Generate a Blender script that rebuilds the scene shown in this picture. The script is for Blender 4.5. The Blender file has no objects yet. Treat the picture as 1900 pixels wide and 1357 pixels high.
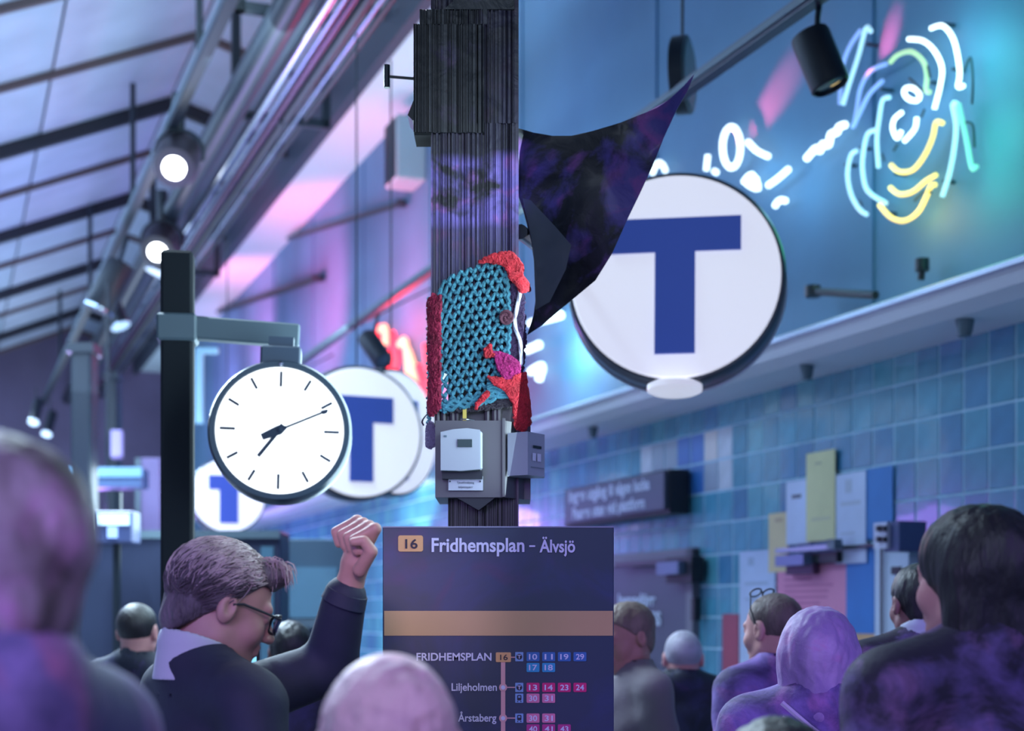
import bpy, math, random
import numpy as np
from mathutils import Vector, Matrix, noise
from mathutils.geometry import delaunay_2d_cdt
random.seed(7); np.random.seed(7)
R = math.radians; PI = math.pi
scene = bpy.context.scene
col = scene.collection

# ---------------------------------------------------------------- camera
F = 2800.0; HX = 950.0; HY = 1140.0; EYE = 1.70
cam_d = bpy.data.cameras.new('camera'); cam = bpy.data.objects.new('camera', cam_d); col.objects.link(cam)
cam.location = (0, 0, EYE); cam.rotation_euler = (PI/2, 0, 0)
cam_d.sensor_width = 36; cam_d.lens = F*36/1900; cam_d.shift_y = (HY-678.5)/1900
cam_d.clip_end = 200; cam_d.dof.use_dof = True; cam_d.dof.focus_distance = 3.55; cam_d.dof.aperture_fstop = 2.7
scene.camera = cam
A = math.atan(1050/2800); CA, SA = math.cos(A), math.sin(A)      # the hall's axis runs 20 degrees to the left

def at(px, py, t): return Vector(((px-HX)/F*t, t, EYE+(HY-py)/F*t))
def room(v, u, z): return Vector((v*CA-u*SA, v*SA+u*CA, z))
def wall(px, py, v=4.6):
    """point on the wall plane v seen at a pixel -> hall coordinates (v, u, z)"""
    rx = (px-HX)/F; t = v/(rx*CA+SA); X, Y = rx*t, t
    return Vector((v, -X*SA+Y*CA, EYE+(HY-py)/F*t))

# ---------------------------------------------------------------- world, exposure, lights
scene.view_settings.view_transform = 'Standard'; scene.view_settings.look = 'None'
scene.view_settings.gamma = 1; scene.view_settings.use_curve_mapping = False
scene.view_settings.exposure = 0.0
w = bpy.data.worlds.new('world'); scene.world = w; w.use_nodes = True
w.node_tree.nodes['Background'].inputs[0].default_value = (.20, .30, .48, 1)
w.node_tree.nodes['Background'].inputs[1].default_value = 1.0

def light(kind, name, loc, energy, color, size=None, target=None, spot=None, size_y=None, blend=.6):
    d = bpy.data.lights.new(name, kind); d.energy = energy; d.color = color
    if kind == 'AREA':
        d.size = size or 1
        if size_y: d.shape = 'RECTANGLE'; d.size_y = size_y
    elif size: d.shadow_soft_size = size
    if kind == 'SPOT': d.spot_size = R(spot); d.spot_blend = blend
    o = bpy.data.objects.new(name, d); col.objects.link(o); o.location = loc
    if target is not None:
        o.rotation_euler = (Vector(target)-Vector(loc)).to_track_quat('-Z', 'Y').to_euler()
    return o
# long cove strip high over the hall: lights upper wall and tiles, ledge throws its shade
o = light('AREA', 'hall_strip_light', room(.22, 17, 6.3), 6600, (.66, .86, 1.0), .22, None, size_y=22)
o.rotation_euler = (0, R(44), A)
light('AREA', 'roof_up_fill', room(1.0, 14, 3.6), 190, (.62, .82, 1.0), 2.0, room(1.0, 14, 9), size_y=14)  # unseen fill added to brighten the roof panels
light('AREA', 'roof_up_fill', room(.6, 27, 3.0), 330, (.62, .80, 1.0), 2.0, room(.6, 27, 9), size_y=12)  # second added fill for the far part of the roof
light('AREA', 'soffit_fill', room(3.0, 13, 4.6), 190, (.72, .95, 1.0), .8, room(4.2, 15, 7), size_y=12)  # added fill that lifts the pale soffit
o = light('AREA', 'tile_fill', room(1.4, 10, 2.5), 260, (.66, .90, 1.0), 1.0, None, size_y=15)  # unseen fill added to brighten the tiled wall
o.rotation_euler = (0, R(97), A)
light('SPOT', 'violet_fill_left', (-2.2, -.6, 2.6), 260, (.42, .18, 1.0), .5, (-.9, 2.0, 1.35), 48)  # added violet spot standing in for haze over the left foreground
light('SPOT', 'pink_fill', (.6, -1.0, 2.8), 130, (.85, .42, 1.0), .3, (-.22, 1.9, 1.45), 26)  # added pink spot that tints the near head
light('SPOT', 'violet_fill_right', (3.2, .3, 2.6), 280, (.42, .18, 1.0), .5, (1.35, 3.8, 1.3), 42)  # added violet spot for the people on the right
light('SPOT', 'fist_fill', (-.2, .2, 2.6), 120, (1.0, .66, .85), .15, (-.31, 3.02, 1.84), 9)  # unseen spot added to brighten the fist
light('SPOT', 'hair_fill', (-.2, 4.3, 4.4), 60, (1.0, .86, .88), .12, (-.55, 3.0, 1.75), 22)  # added spot giving the man's hair its highlight
light('AREA', 'soft_front_fill', (-.8, -1.0, 3.8), 44, (.66, .80, 1.0), 1.6, (.1, 4.0, 2.0))  # added soft fill from behind the camera
light('POINT', 'violet_far_fill', room(.8, 11.5, 2.2), 130, (.42, .20, 1.0), .5)  # added violet fill for the haze in the left background
light('POINT', 'violet_far_fill', room(1.6, 20, 2.6), 420, (.45, .25, 1.0), .6)  # another added violet fill further down the hall

# ---------------------------------------------------------------- materials
MATS = {}
def mat(name, c, rough=.6, metal=0, emit=None, es=0, var=0, vscale=8, bump=0, bscale=60, stretch=None, coat=0):
    if name in MATS: return MATS[name]
    m = bpy.data.materials.new(name); m.use_nodes = True; nt = m.node_tree; b = nt.nodes['Principled BSDF']
    b.inputs['Base Color'].default_value = (*c, 1); b.inputs['Roughness'].default_value = rough; b.inputs['Metallic'].default_value = metal
    if coat: b.inputs['Coat Weight'].default_value = coat
    if emit: b.inputs['Emission Color'].default_value = (*emit, 1); b.inputs['Emission Strength'].default_value = es
    if var or bump:
        tc = nt.nodes.new('ShaderNodeTexCoord'); mp = nt.nodes.new('ShaderNodeMapping'); nt.links.new(tc.outputs['Object'], mp.inputs[0])
        if stretch: mp.inputs['Scale'].default_value = stretch
        if var:
            n = nt.nodes.new('ShaderNodeTexNoise'); n.inputs['Scale'].default_value = vscale; n.inputs['Detail'].default_value = 5
            nt.links.new(mp.outputs[0], n.inputs[0])
            r = nt.nodes.new('ShaderNodeValToRGB'); nt.links.new(n.outputs[0], r.inputs[0])
            r.color_ramp.elements[0].position = .3; r.color_ramp.elements[1].position = .7
            r.color_ramp.elements[0].color = (*[max(0, x*(1-var)) for x in c], 1); r.color_ramp.elements[1].color = (*[min(1, x*(1+var)) for x in c], 1)
            nt.links.new(r.outputs[0], b.inputs['Base Color'])
        if bump:
            n2 = nt.nodes.new('ShaderNodeTexNoise'); n2.inputs['Scale'].default_value = bscale; n2.inputs['Detail'].default_value = 4
            nt.links.new(mp.outputs[0], n2.inputs[0])
            bp = nt.nodes.new('ShaderNodeBump'); bp.inputs['Strength'].default_value = bump; bp.inputs['Distance'].default_value = .01
            nt.links.new(n2.outputs[0], bp.inputs['Height']); nt.links.new(bp.outputs[0], b.inputs['Normal'])
    MATS[name] = m; return m

def haze_marbled(name, base, c2, c3, scale=4, lo=.48, hi=.62, rough=.5, foil=0, zband=None, bump=.15):
    """base colour with cloudy violet and pink haze painted in (object coordinates)"""
    if name in MATS: return MATS[name]
    m = bpy.data.materials.new(name); m.use_nodes = True; nt = m.node_tree; L = nt.links; N = nt.nodes
    b = N['Principled BSDF']; b.inputs['Roughness'].default_value = rough
    tc = N.new('ShaderNodeTexCoord')
    n = N.new('ShaderNodeTexNoise'); n.inputs['Scale'].default_value = scale; n.inputs['Detail'].default_value = 9; n.inputs['Distortion'].default_value = .8; n.inputs['Roughness'].default_value = .6
    L.new(tc.outputs['Object'], n.inputs[0])
    mr = N.new('ShaderNodeMapRange'); mr.inputs[1].default_value = lo; mr.inputs[2].default_value = hi; L.new(n.outputs[0], mr.inputs[0])
    fac = mr.outputs[0]
    if zband:
        sx = N.new('ShaderNodeSeparateXYZ'); L.new(tc.outputs['Object'], sx.inputs[0])
        n3 = N.new('ShaderNodeTexNoise'); n3.inputs['Scale'].default_value = 5; L.new(tc.outputs['Object'], n3.inputs[0])
        ma = N.new('ShaderNodeMath'); ma.operation = 'MULTIPLY_ADD'; L.new(n3.outputs[0], ma.inputs[0]); ma.inputs[1].default_value = .12; L.new(sx.outputs[2], ma.inputs[2])
        z0, z1 = zband
        r = N.new('ShaderNodeValToRGB'); m2 = N.new('ShaderNodeMapRange'); m2.inputs[1].default_value = z0; m2.inputs[2].default_value = z1; L.new(ma.outputs[0], m2.inputs[0]); L.new(m2.outputs[0], r.inputs[0])
        e = r.color_ramp.elements; e[0].position = 0; e[0].color = (.25, .25, .25, 1); e[1].position = 1; e[1].color = (.06, .06, .06, 1)
        for p, c in ((.2, .35), (.3, 1), (.75, 1), (.84, .06)):
            q = e.new(p); q.color = (c, c, c, 1)
        mm = N.new('ShaderNodeMath'); mm.operation = 'MULTIPLY'; L.new(fac, mm.inputs[0]); L.new(r.outputs[0], mm.inputs[1]); fac = mm.outputs[0]
    n2 = N.new('ShaderNodeTexNoise'); n2.inputs['Scale'].default_value = scale*1.9; n2.inputs['Detail'].default_value = 6; n2.inputs['Distortion'].default_value = 1.2; L.new(tc.outputs['Object'], n2.inputs[0])
    mr2 = N.new('ShaderNodeMapRange'); mr2.inputs[1].default_value = .5; mr2.inputs[2].default_value = .66; L.new(n2.outputs[0], mr2.inputs[0])
    mx0 = N.new('ShaderNodeMix'); mx0.data_type = 'RGBA'; L.new(mr2.outputs[0], mx0.inputs[0]); mx0.inputs[6].default_value = (*c2, 1); mx0.inputs[7].default_value = (*c3, 1)
    mx = N.new('ShaderNodeMix'); mx.data_type = 'RGBA'; L.new(fac, mx.inputs[0]); mx.inputs[6].default_value = (*base, 1); L.new(mx0.outputs[2], mx.inputs[7])
    L.new(mx.outputs[2], b.inputs['Base Color'])
    n4 = N.new('ShaderNodeTexNoise'); n4.inputs['Scale'].default_value = 14 if foil else 50; n4.inputs['Detail'].default_value = 8; n4.inputs['Distortion'].default_value = .6; L.new(tc.outputs['Object'], n4.inputs[0])
    bp = N.new('ShaderNodeBump'); bp.inputs['Strength'].default_value = .45 if foil else bump; bp.inputs['Distance'].default_value = .02; L.new(n4.outputs[0], bp.inputs['Height']); L.new(bp.outputs[0], b.inputs['Normal'])
    if foil: b.inputs['Coat Weight'].default_value = foil; b.inputs['Coat Roughness'].default_value = .2
    MATS[name] = m; return m

def glow(name, c, s): return mat(name, c, .4, 0, c, s)

M_dark = mat('dark_metal', (.010, .017, .028), .4, .0)
M_black = mat('black_plastic', (.008, .012, .02), .5)
M_white = mat('white_enamel', (.75, .8, .9), .4)
M_chrome = mat('chrome', (.5, .56, .66), .14, 1.0)
M_grey = mat('grey_paint', (.10, .15, .19), .55)
M_post = mat('bronze_paint', (.055, .05, .06), .42, .3, bump=.02)
M_sign = mat('lit_sign_face', (.9, .9, .95), .5, 0, (.88, .88, 1.0), .62)
M_signblue = mat('sign_blue', (.035, .07, .36), .5, 0, (.04, .09, .42), .35)
M_clock = mat('clock_face', (.95, .97, 1), .5, 0, (.95, .985, 1.0), 1.5)

# ---------------------------------------------------------------- mesh builder
class MB:
    def __init__(s): s.v = []; s.f = []
    def add(s, vs, fs):
        n = len(s.v); s.v += [tuple(p) for p in vs]; s.f += [tuple(i+n for i in f) for f in fs]; return s
    def box(s, c, d, rot=None, bev=0):
        c = Vector(c); x, y, z = d[0]/2, d[1]/2, d[2]/2
        if bev:
            b = bev; vs = []; ring = [(-x+b, -y), (x-b, -y), (x, -y+b), (x, y-b), (x-b, y), (-x+b, y), (-x, y-b), (-x, -y+b)]
            inr = [(-x+b, -y+b), (x-b, -y+b), (x-b, -y+b), (x-b, y-b), (x-b, y-b), (-x+b, y-b), (-x+b, y-b), (-x+b, -y+b)]
            for zz, rg in ((-z, inr), (-z+b, ring), (z-b, ring), (z, inr)):
                vs += [Vector((p[0], p[1], zz)) for p in rg]
            fs = [tuple(range(7, -1, -1)), tuple(range(24, 32))]
            for k in range(3):
                for i in range(8): fs.append((k*8+i, k*8+(i+1) % 8, k*8+8+(i+1) % 8, k*8+8+i))
        else:
            vs = [Vector((i*x, j*y, k*z)) for i in (-1, 1) for j in (-1, 1) for k in (-1, 1)]
            fs = [(0, 1, 3, 2), (4, 6, 7, 5), (0, 4, 5, 1), (2, 3, 7, 6), (0, 2, 6, 4), (1, 5, 7, 3)]
        if rot is not None: vs = [rot @ p for p in vs]
        return s.add([p+c for p in vs], fs)
    def span(s, a, b, bev=0):
        a, b = Vector(a), Vector(b); return s.box((a+b)/2, [abs(b[i]-a[i]) for i in range(3)], None, bev)
    def tube(s, pts, r, n=8, cap=True, closed=False):
        pts = [Vector(p) for p in pts]; rs = r if isinstance(r, (list, tuple)) else [r]*len(pts)
        N = len(pts); vs = []; prev = None
        for i, p in enumerate(pts):
            if closed: d = pts[(i+1) % N]-pts[i-1]
            else: d = pts[min(i+1, N-1)]-pts[max(i-1, 0)]
            if d.length < 1e-9: d = Vector((0, 0, 1))
            d.normalize()
            if prev is None: prev = d.orthogonal().normalized()
            else:
                prev = prev-d*prev.dot(d)
                if prev.length < 1e-6: prev = d.orthogonal()
                prev.normalize()
            q = d.cross(prev)
            for k in range(n):
                a = 2*PI*k/n; vs.append(p+(prev*math.cos(a)+q*math.sin(a))*rs[i])
        fs = []
        for i in range(N if closed else N-1):
            j = (i+1) % N
            for k in range(n): fs.append((i*n+k, i*n+(k+1) % n, j*n+(k+1) % n, j*n+k))
        if cap and not closed: fs += [tuple(range(n-1, -1, -1)), tuple(range((N-1)*n, N*n))]
        return s.add(vs, fs)
    def cyl(s, a, b, r0, r1=None, n=24): return s.tube([a, b], [r0, r0 if r1 is None else r1], n)
    def lathe(s, prof, n=32, axis=None):
        """prof: (radius, height) pairs round +Z, or round the given 3x3 frame; closed ends where radius is 0"""
        vs = []; fs = []
        for r, h in prof:
            for k in range(n):
                a = 2*PI*k/n; vs.append(Vector((r*math.cos(a), r*math.sin(a), h)))
        for i in range(len(prof)-1):
            for k in range(n): fs.append((i*n+k, i*n+(k+1) % n, (i+1)*n+(k+1) % n, (i+1)*n+k))
        if prof[0][0] > 0: fs.append(tuple(range(n-1, -1, -1)))
        if prof[-1][0] > 0: fs.append(tuple(range((len(prof)-1)*n, len(prof)*n)))
        if axis is not None: vs = [axis @ p for p in vs]
        return s.add(vs, fs)
    def prism(s, poly, d0, d1, fn):
        """2D polygon pushed from depth d0 to d1; fn maps (x, y, d) to a point"""
        n = len(poly); vs = [fn(p[0], p[1], d0) for p in poly]+[fn(p[0], p[1], d1) for p in poly]
        fs = [tuple(range(n)), tuple(range(2*n-1, n-1, -1))]+[(i, i+n, (i+1) % n+n, (i+1) % n) for i in range(n)]
        return s.add(vs, fs)
    def mesh(s, name, m, smooth=False):
        me = bpy.data.meshes.new(name); me.from_pydata(s.v, [], s.f); me.validate()
        import bmesh
        bm = bmesh.new(); bm.from_mesh(me); bmesh.ops.recalc_face_normals(bm, faces=bm.faces); bm.to_mesh(me); bm.free()
        if smooth:
            me.polygons.foreach_set('use_smooth', [True]*len(me.polygons))
            try: me.set_sharp_from_angle(angle=R(42))
            except Exception: pass
        me.materials.append(m); return me

def obj(name, me, parent=None, loc=(0, 0, 0), rotz=0, label=None):
    o = bpy.data.objects.new(name, me); col.objects.link(o)
    o.location = loc; o.rotation_euler = (0, 0, rotz)
    if parent: o.parent = parent
    if label: o['label'] = label
    return o
def part(name, mb, m, parent, smooth=False, label=None): return obj(name, mb.mesh(name, m, smooth), parent, label=label)
def tag(o, label, cat, group=None, kind=None):
    o['label'] = label; o['category'] = cat
    if group: o['group'] = group
    if kind: o['kind'] = kind
    return o
def thing(name, label, cat, loc=(0, 0, 0), rot=0, group=None):
    o = bpy.data.objects.new(name, None); col.objects.link(o); o.location = loc
    o.rotation_euler = rot if isinstance(rot, (tuple, list)) or hasattr(rot, 'x') else (0, 0, rot); o.empty_display_size = .1
    return tag(o, label, cat, group)
def struct(name, mb, m, parent=None, rot=A, loc=(0, 0, 0), label=None):
    o = obj(name, mb.mesh(name, m), parent, loc, rot, label)
    if not parent: o['kind'] = 'structure'
    return o

def text_part(s, name, m, parent, x0, x1, zb, h, y, bold=.0, depth=.002):
    """flat lettering fitted to x0..x1, cap height h, baseline zb, on the plane y (front towards -y)"""
    cu = bpy.data.curves.new(name, 'FONT'); cu.body = s; cu.size = 1; cu.extrude = 0; cu.offset = bold
    to = bpy.data.objects.new('tmp_text', cu); col.objects.link(to)
    dg = bpy.context.evaluated_depsgraph_get(); ev = to.evaluated_get(dg); me = bpy.data.meshes.new_from_object(ev)
    bpy.data.objects.remove(to)
    xs = [v.co.x for v in me.vertices]; a, b = min(xs), max(xs)
    for v in me.vertices:
        v.co = ((v.co.x-a)/(b-a)*(x1-x0)+x0, y, zb+v.co.y*h/.70)
    me.materials.clear(); me.materials.append(m)
    return obj(name, me, parent)

def smoothcurve(pts, k=4):
    P = [Vector(p) for p in pts]; out = []
    for i in range(len(P)-1):
        p0, p1, p2, p3 = P[max(i-1, 0)], P[i], P[i+1], P[min(i+2, len(P)-1)]
        for j in range(k):
            t = j/k; out.append(.5*((2*p1)+(p2-p0)*t+(2*p0-5*p1+4*p2-p3)*t*t+(3*p1-p0-3*p2+p3)*t**3))
    out.append(P[-1]); return out

# ================================================================ SETTING
# floor
struct('floor', MB().box((0, 14, -.05), (26, 46, .1)), mat('floor_stone', (.10, .11, .14), .35, var=.2, vscale=3))
# right-hand wall, lower tiled part and upper painted part
M_grout = mat('grout', (.36, .58, .70), .8)
lower = struct('wall_right', MB().span((4.596, -3, 0), (4.9, 34, 3.1)), M_grout)
M_up = mat('upper_wall_paint', (.085, .20, .33), .6, var=.18, vscale=.7, bump=.05, bscale=5)
upper = struct('wall_right_upper', MB().span((4.6, -3, 3.1), (4.9, 34, 7.4)), M_up)
for u in np.arange(-1.0, 34, 2.6):
    struct('panel_joint', MB().span((4.588, u, 3.3), (4.602, u+.012, 7.0)), mat('joint', (.06, .16, .3), .8), upper, rot=0)
tile_cols = [(.06, .25, .36), (.075, .30, .42), (.055, .22, .38), (.09, .33, .41), (.05, .19, .34)]
M_t = [mat('glazed_tile_%d' % i, c, .25, var=.1, vscale=9, coat=.3) for i, c in enumerate(tile_cols)]
M_tw = [mat('pale_tile', (.44, .50, .55), .4, var=.12, vscale=6), mat('cream_tile', (.56, .53, .50), .4), mat('slate_tile', (.26, .33, .40), .4)]
M_tb = mat('blue_tile', (.03, .14, .42), .4)
TW, TH = .19, .20
tiles = []
for iu in range(0, 150):
    for iz in range(0, 15):
        u = 3.2+iu*TW; z = 3.02-(iz+1)*TH+.06
        if u > 24 or z < .5: continue
        w0 = room(4.6, u+TW/2, z+TH/2)
        px = HX+F*w0.x/w0.y; py = HY-(w0.z-EYE)/w0.y*F
        if px > 1940 or py > 1400: continue
        if 1192 < px < 1366 and 835-(px-1192)*.12 < py < 935-(px-1240)*.08:
            m = M_tb if 1268 < px < 1296 and py < 905 else random.choice(M_tw)
        else: m = M_t[random.choice((0, 0, 1, 1, 2, 3, 4))]
        tiles.append((w0.y, u, z, m, px))
tiles.sort(key=lambda t: t[0])
cache = {}
rest = {}
nt_ = 0
for (d, u, z, m, px) in tiles:
    if nt_ < 300 and px > 1145:
        if m.name not in cache:
            cache[m.name] = MB().box((-.005, 0, 0), (.03, TW-.012, TH-.012), None, .003).mesh('tile', m)
        o = bpy.data.objects.new('tile', cache[m.name]); col.objects.link(o); o.parent = lower
        o.location = (4.612+random.uniform(-.0015, .0015), u+TW/2, z+TH/2); nt_ += 1
    else: rest.setdefault(m.name, MB()).box((4.607, u+TW/2, z+TH/2), (.03, TW-.012, TH-.012))
for k, b in rest.items():
    o = obj('tile_field', b.mesh('tile_field', MATS[k]), lower); o['kind'] = 'stuff'
# white ledge with fascia and sloping underside
led = MB(); prof = [(4.62, 3.03), (4.50, 3.035), (4.30, 3.05), (4.215, 3.09), (4.19, 3.13), (4.19, 3.19), (4.23, 3.21), (4.62, 3.24)]
led.prism(prof, -2, 34, lambda x, y, d: (x, d, y))
ledge = struct('trim_1', led, mat('ledge_paint', (.72, .74, .80), .4, bump=.03, bscale=3))
struct('ledge_rail', MB().span((4.15, -2, 3.155), (4.19, 34, 3.175)), M_chrome, ledge, rot=0)
for px, py, r in ((1790, 562, .035), (1497, 655, .032), (1100, 772, .03)):
    p = wall(px, py, 4.36); b = MB()
    b.lathe([(r*1.3, 3.07), (r*1.2, 3.03), (r, 2.99), (r*.8, 2.97)], 16); b.v = [(x+4.36, y+p.y, z) for x, y, z in b.v]
    o = struct('ledge_spot', b, M_grey, ledge, rot=0)
# soffit along the top of the wall and dark edge strip
struct('trim_2', MB().prism([(3.95, 7.05), (4.62, 7.05), (4.62, 7.4), (3.95, 7.4)], -2, 34, lambda x, y, d: (x, d, y)), mat('soffit_paint', (.60, .72, .76), .6, bump=.03, bscale=2))
struct('trim_3', MB().span((3.84, -2, 6.98), (3.95, 34, 7.4)), mat('edge_strip', (.04, .055, .08), .5))
# roof: two slopes of panels between dark beams
M_roof = mat('roof_panel', (.36, .45, .56), .7, var=.08, vscale=2)
M_roof2 = mat('roof_panel_warm', (.38, .44, .55), .7, var=.1, vscale=1.5)
ceil = struct('ceiling', MB().prism([(-9, 3.25), (2.47, 7.90), (3.9, 7.5), (3.9, 7.6), (2.47, 8.0), (-9, 3.35)], -3, 34, lambda x, y, d: (x, d, y)), mat('roof_backing', (.10, .12, .15), .8))
def roofz(v): return 7.70-.408*(2.47-v) if v < 2.47 else 7.70-.30*(v-2.47)
us = [9.4+2.15*i for i in range(12)]
for i, u in enumerate(us):
    for (v0, v1) in ((-3.2, -.6), (-.6, 1.0), (1.0, 2.47), (2.47, 3.9)):
        b = MB(); z0, z1 = roofz(v0), roofz(v1)
        b.prism([(v0+.012, z0+.06), (v1-.012, z1+.06), (v1-.012, z1+.09), (v0+.012, z0+.09)], u-2.1, u-.03, lambda x, y, d: (x, d, y))
        struct('panel', b, random.choice((M_roof, M_roof2)), ceil, rot=0)
    b = MB()
    big = i in (0, 1, 4, 6, 8, 10); wd = .10 if big else .06; dp = .16 if big else .08
    b.prism([(-3.2, roofz(-3.2)-dp+.06), (2.47, roofz(2.47)-dp+.06), (3.9, roofz(3.9)-dp+.06), (3.9, roofz(3.9)+.06), (2.47, roofz(2.47)+.06), (-3.2, roofz(-3.2)+.06)], u-.03-wd/2, u-.03+wd/2, lambda x, y, d: (x, d, y))
    struct('beam', b, mat('beam_dark', (.012, .014, .022), .5) if big else mat('beam_brown', (.10, .07, .07), .5), ceil, rot=0)
b = MB().lathe([(.0, 0), (.13, 0), (.15, .03)], 24)
o = struct('ceiling_light', b, glow('downlight', (.75, .85, 1), 1.4), ceil, rot=0); pr = .93*math.cos(0)
o.location = (.98, 13.2, roofz(.98)-.02)
# far and left walls
endw = struct('wall_back', MB().span((-9, 34, 0), (4.9, 34.3, 8)), mat('far_wall', (.13, .11, .19), .8, var=.3, vscale=.35))
struct('wall_left', MB().span((-9.3, -3, 0), (-9, 34, 8)), mat('left_wall', (.12, .14, .22), .8))

# ================================================================ DOORS AND WALL FITTINGS
def wrect(name, x0, y0, x1, y1, m, parent=None, th=.02, off=0, base=4.59, label=None, bev=0):
    xm = (x0+x1)/2; vf = base-off-th; a = wall(x0, y0, vf); c = wall(x1, y0, vf); zt = wall(xm, y0, vf).z; zb = wall(xm, y1, vf).z
    mb = MB().span((base-off-th, c.y, zb), (base-off, a.y, zt), bev)
    return obj(name, mb.mesh(name, m), parent, (0, 0, 0), 0 if parent else A, label)
def wthing(name, label, cat, x, y, base=4.59, group=None):
    p = wall(x, y, base); return thing(name, label, cat, (0, 0, 0), A, group)
def fixpivot(root, x, y, base=4.57):
    """move an Empty from the hall origin onto its place, children stay put"""
    p = wall(x, y, base); wp = room(*[p.x, p.y, p.z]); root.location = wp
    for c in root.children: c.location = Vector(c.location)-Vector((p.x, p.y, p.z))
# metal service door
M_door = mat('door_grey', (.07, .085, .13), .45, .2, var=.1, vscale=1)
d1 = struct('door_1', MB().span((4.56, wall(1292, 1030).y, 0), (4.595, wall(1110, 1030).y, wall(1200, 1035).z)), M_door)
fr = MB(); ya, yb = wall(1300, 1030).y, wall(1104, 1030).y; zt = wall(1200, 1026).z
for s in (((4.54, ya, 0), (4.6, ya+.09, zt)), ((4.54, yb-.09, 0), (4.6, yb, zt)), ((4.54, ya, zt-.09), (4.6, yb, zt))): fr.span(*s)
struct('door_frame', fr, mat('door_frame', (.16, .17, .21), .5), d1, rot=0)
wrect('door_closer', 1236, 1034, 1283, 1082, M_black, d1, .09, .03)
wrect('closer_cover', 1218, 1043, 1258, 1066, mat('closer_blue', (.13, .20, .33), .35, .3), d1, .05, .12)
wrect('closer_arm', 1141, 1041, 1240, 1050, M_dark, d1, .02, .08)
wrect('door_handle', 1282, 1110, 1288, 1152, M_black, d1, .05, .03)
def wall_text(s, x0, x1, yb, hpx, m, parent, base, bold=.02):
    ws = s.split()
    if len(ws) > 1:
        tot = sum(len(w_) for w_ in ws)+.9*(len(ws)-1); x = 0
        for w_ in ws:
            a, b_ = x0+(x1-x0)*x/tot, x0+(x1-x0)*(x+len(w_))/tot; x += len(w_)+.9
            wall_text(w_, a, b_, yb-((a+b_)/2-(x0+x1)/2)*.17, hpx, m, parent, base, bold)
        return
    u1 = wall(x0, yb, base).y; u0 = wall(x1, yb, base).y; xm = (x0+x1)/2
    p = wall(xm, yb, base); t = room(p.x, p.y, p.z).y; h = hpx/F*t
    o = text_part(s, 'lettering', m, parent, 0, u1-u0, 0, h, 0, bold)
    # text plane: local x runs down the hall axis from u1 towards u0
    o.rotation_euler = (0, 0, -PI/2); o.location = (base, u1, p.z); return o
M_let = mat('pale_lettering', (.55, .65, .8), .5)
wall_text('Ingendörr', 1147, 1216, 1124, 22, M_let, d1, 4.553, .03)
wall_text('HISS', 1190, 1226, 1160, 24, M_let, d1, 4.553, .03)
# dark information sign with two lines
s = thing('information_sign', 'dark rectangular sign with two lines of white words above the metal door', 'sign', (0, 0, 0), A)
wrect('panel', 1050, 893, 1232, 958, mat('sign_slate', (.055, .07, .125), .4), s, .03, .16, 4.59)
wrect('case', 1048, 890, 1243, 966, M_black, s, .14, .02, 4.59)
for (tx, x0, x1, yb, h) in (('Ingen utgång i någon lucka', 1056, 1205, 908+15, 21), ('Passen utan vid plattform', 1062, 1196, 940+16, 21)):
    wall_text(tx, x0, x1, yb-3, h, mat('sign_words', (.48, .55, .68), .5), s, 4.398, .035)
fixpivot(s, 1145, 925)
# loose papers and coloured panels
def paper(label, x0, y0, x1, y1, c, off=0, marks=(), name='poster', cat='poster', th=.006):
    root = thing(name, label, cat, (0, 0, 0), A)
    wrect('sheet', x0, y0, x1, y1, mat('sheet_%s' % '_'.join('%02d' % int(v*99) for v in c), c, .6, var=.08, vscale=4), root, th, off, 4.585)
    for (a, b_, c_, d_, mc) in marks: wrect('print', a, b_, c_, d_, mat('print_%s' % '_'.join('%02d' % int(v*99) for v in mc), mc, .6), root, .002, off+th, 4.585)
    fixpivot(root, (x0+x1)/2, (y0+y1)/2); return root
WHITE = (.52, .62, .78)
paper('tall yellow notice, topmost of the papers on the blue tiles', 1496, 838, 1549, 1004, (.60, .60, .30), .012, ((1512, 858, 1524, 862, (.35, .35, .2)), (1505, 960, 1540, 966, (.5, .5, .3))))
paper('white notice with one dark line, left of the tall yellow notice', 1459, 892, 1502, 1010, WHITE, .004, ((1469, 918, 1486, 925, (.08, .09, .14)),))
paper('white map sheet right of the tall yellow notice', 1546, 878, 1606, 1012, WHITE, .006, ((1568, 890, 1580, 915, (.40, .48, .58)), (1560, 930, 1596, 938, (.42, .5, .6)), (1560, 988, 1585, 992, (.42, .5, .6))))
paper('narrow ochre yellow notice, lower left beside the white notices', 1426, 952, 1462, 1062, (.58, .50, .26), .001, ((1438, 962, 1452, 969, (.4, .3, .18)),))
paper('pale blue white plan poster left of the pink poster', 1372, 1022, 1438, 1242, (.40, .52, .68), .0, ((1388, 1035, 1398, 1050, (.28, .38, .5)), (1382, 1080, 1424, 1086, (.3, .4, .52)), (1382, 1110, 1424, 1114, (.3, .4, .52))))
paper('large pink printed poster under the door closer', 1442, 1048, 1572, 1262, (.58, .22, .36), .0, tuple((1455, 1062+i*11, 1455+random.randint(50, 100), 1067+i*11, (.42, .14, .26)) for i in range(8)))
paper('small white slip under the right end of the closer arm', 1550, 1006, 1607, 1046, (.50, .58, .76), .012, ((1560, 1020, 1590, 1024, (.4, .45, .6)),))
paper('upper bright blue panel behind the white map sheet', 1604, 868, 1656, 1000, (.03, .20, .52), .0, name='blue_panel', cat='panel')
paper('lower bright blue panel beside the white service cabinet', 1570, 1012, 1622, 1176, (.02, .17, .50), .002, name='blue_panel', cat='panel')
paper('orange panel low on the wall under the blue panel', 1574, 1174, 1658, 1262, (.55, .33, .16), .0, name='orange_panel', cat='panel')
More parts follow.
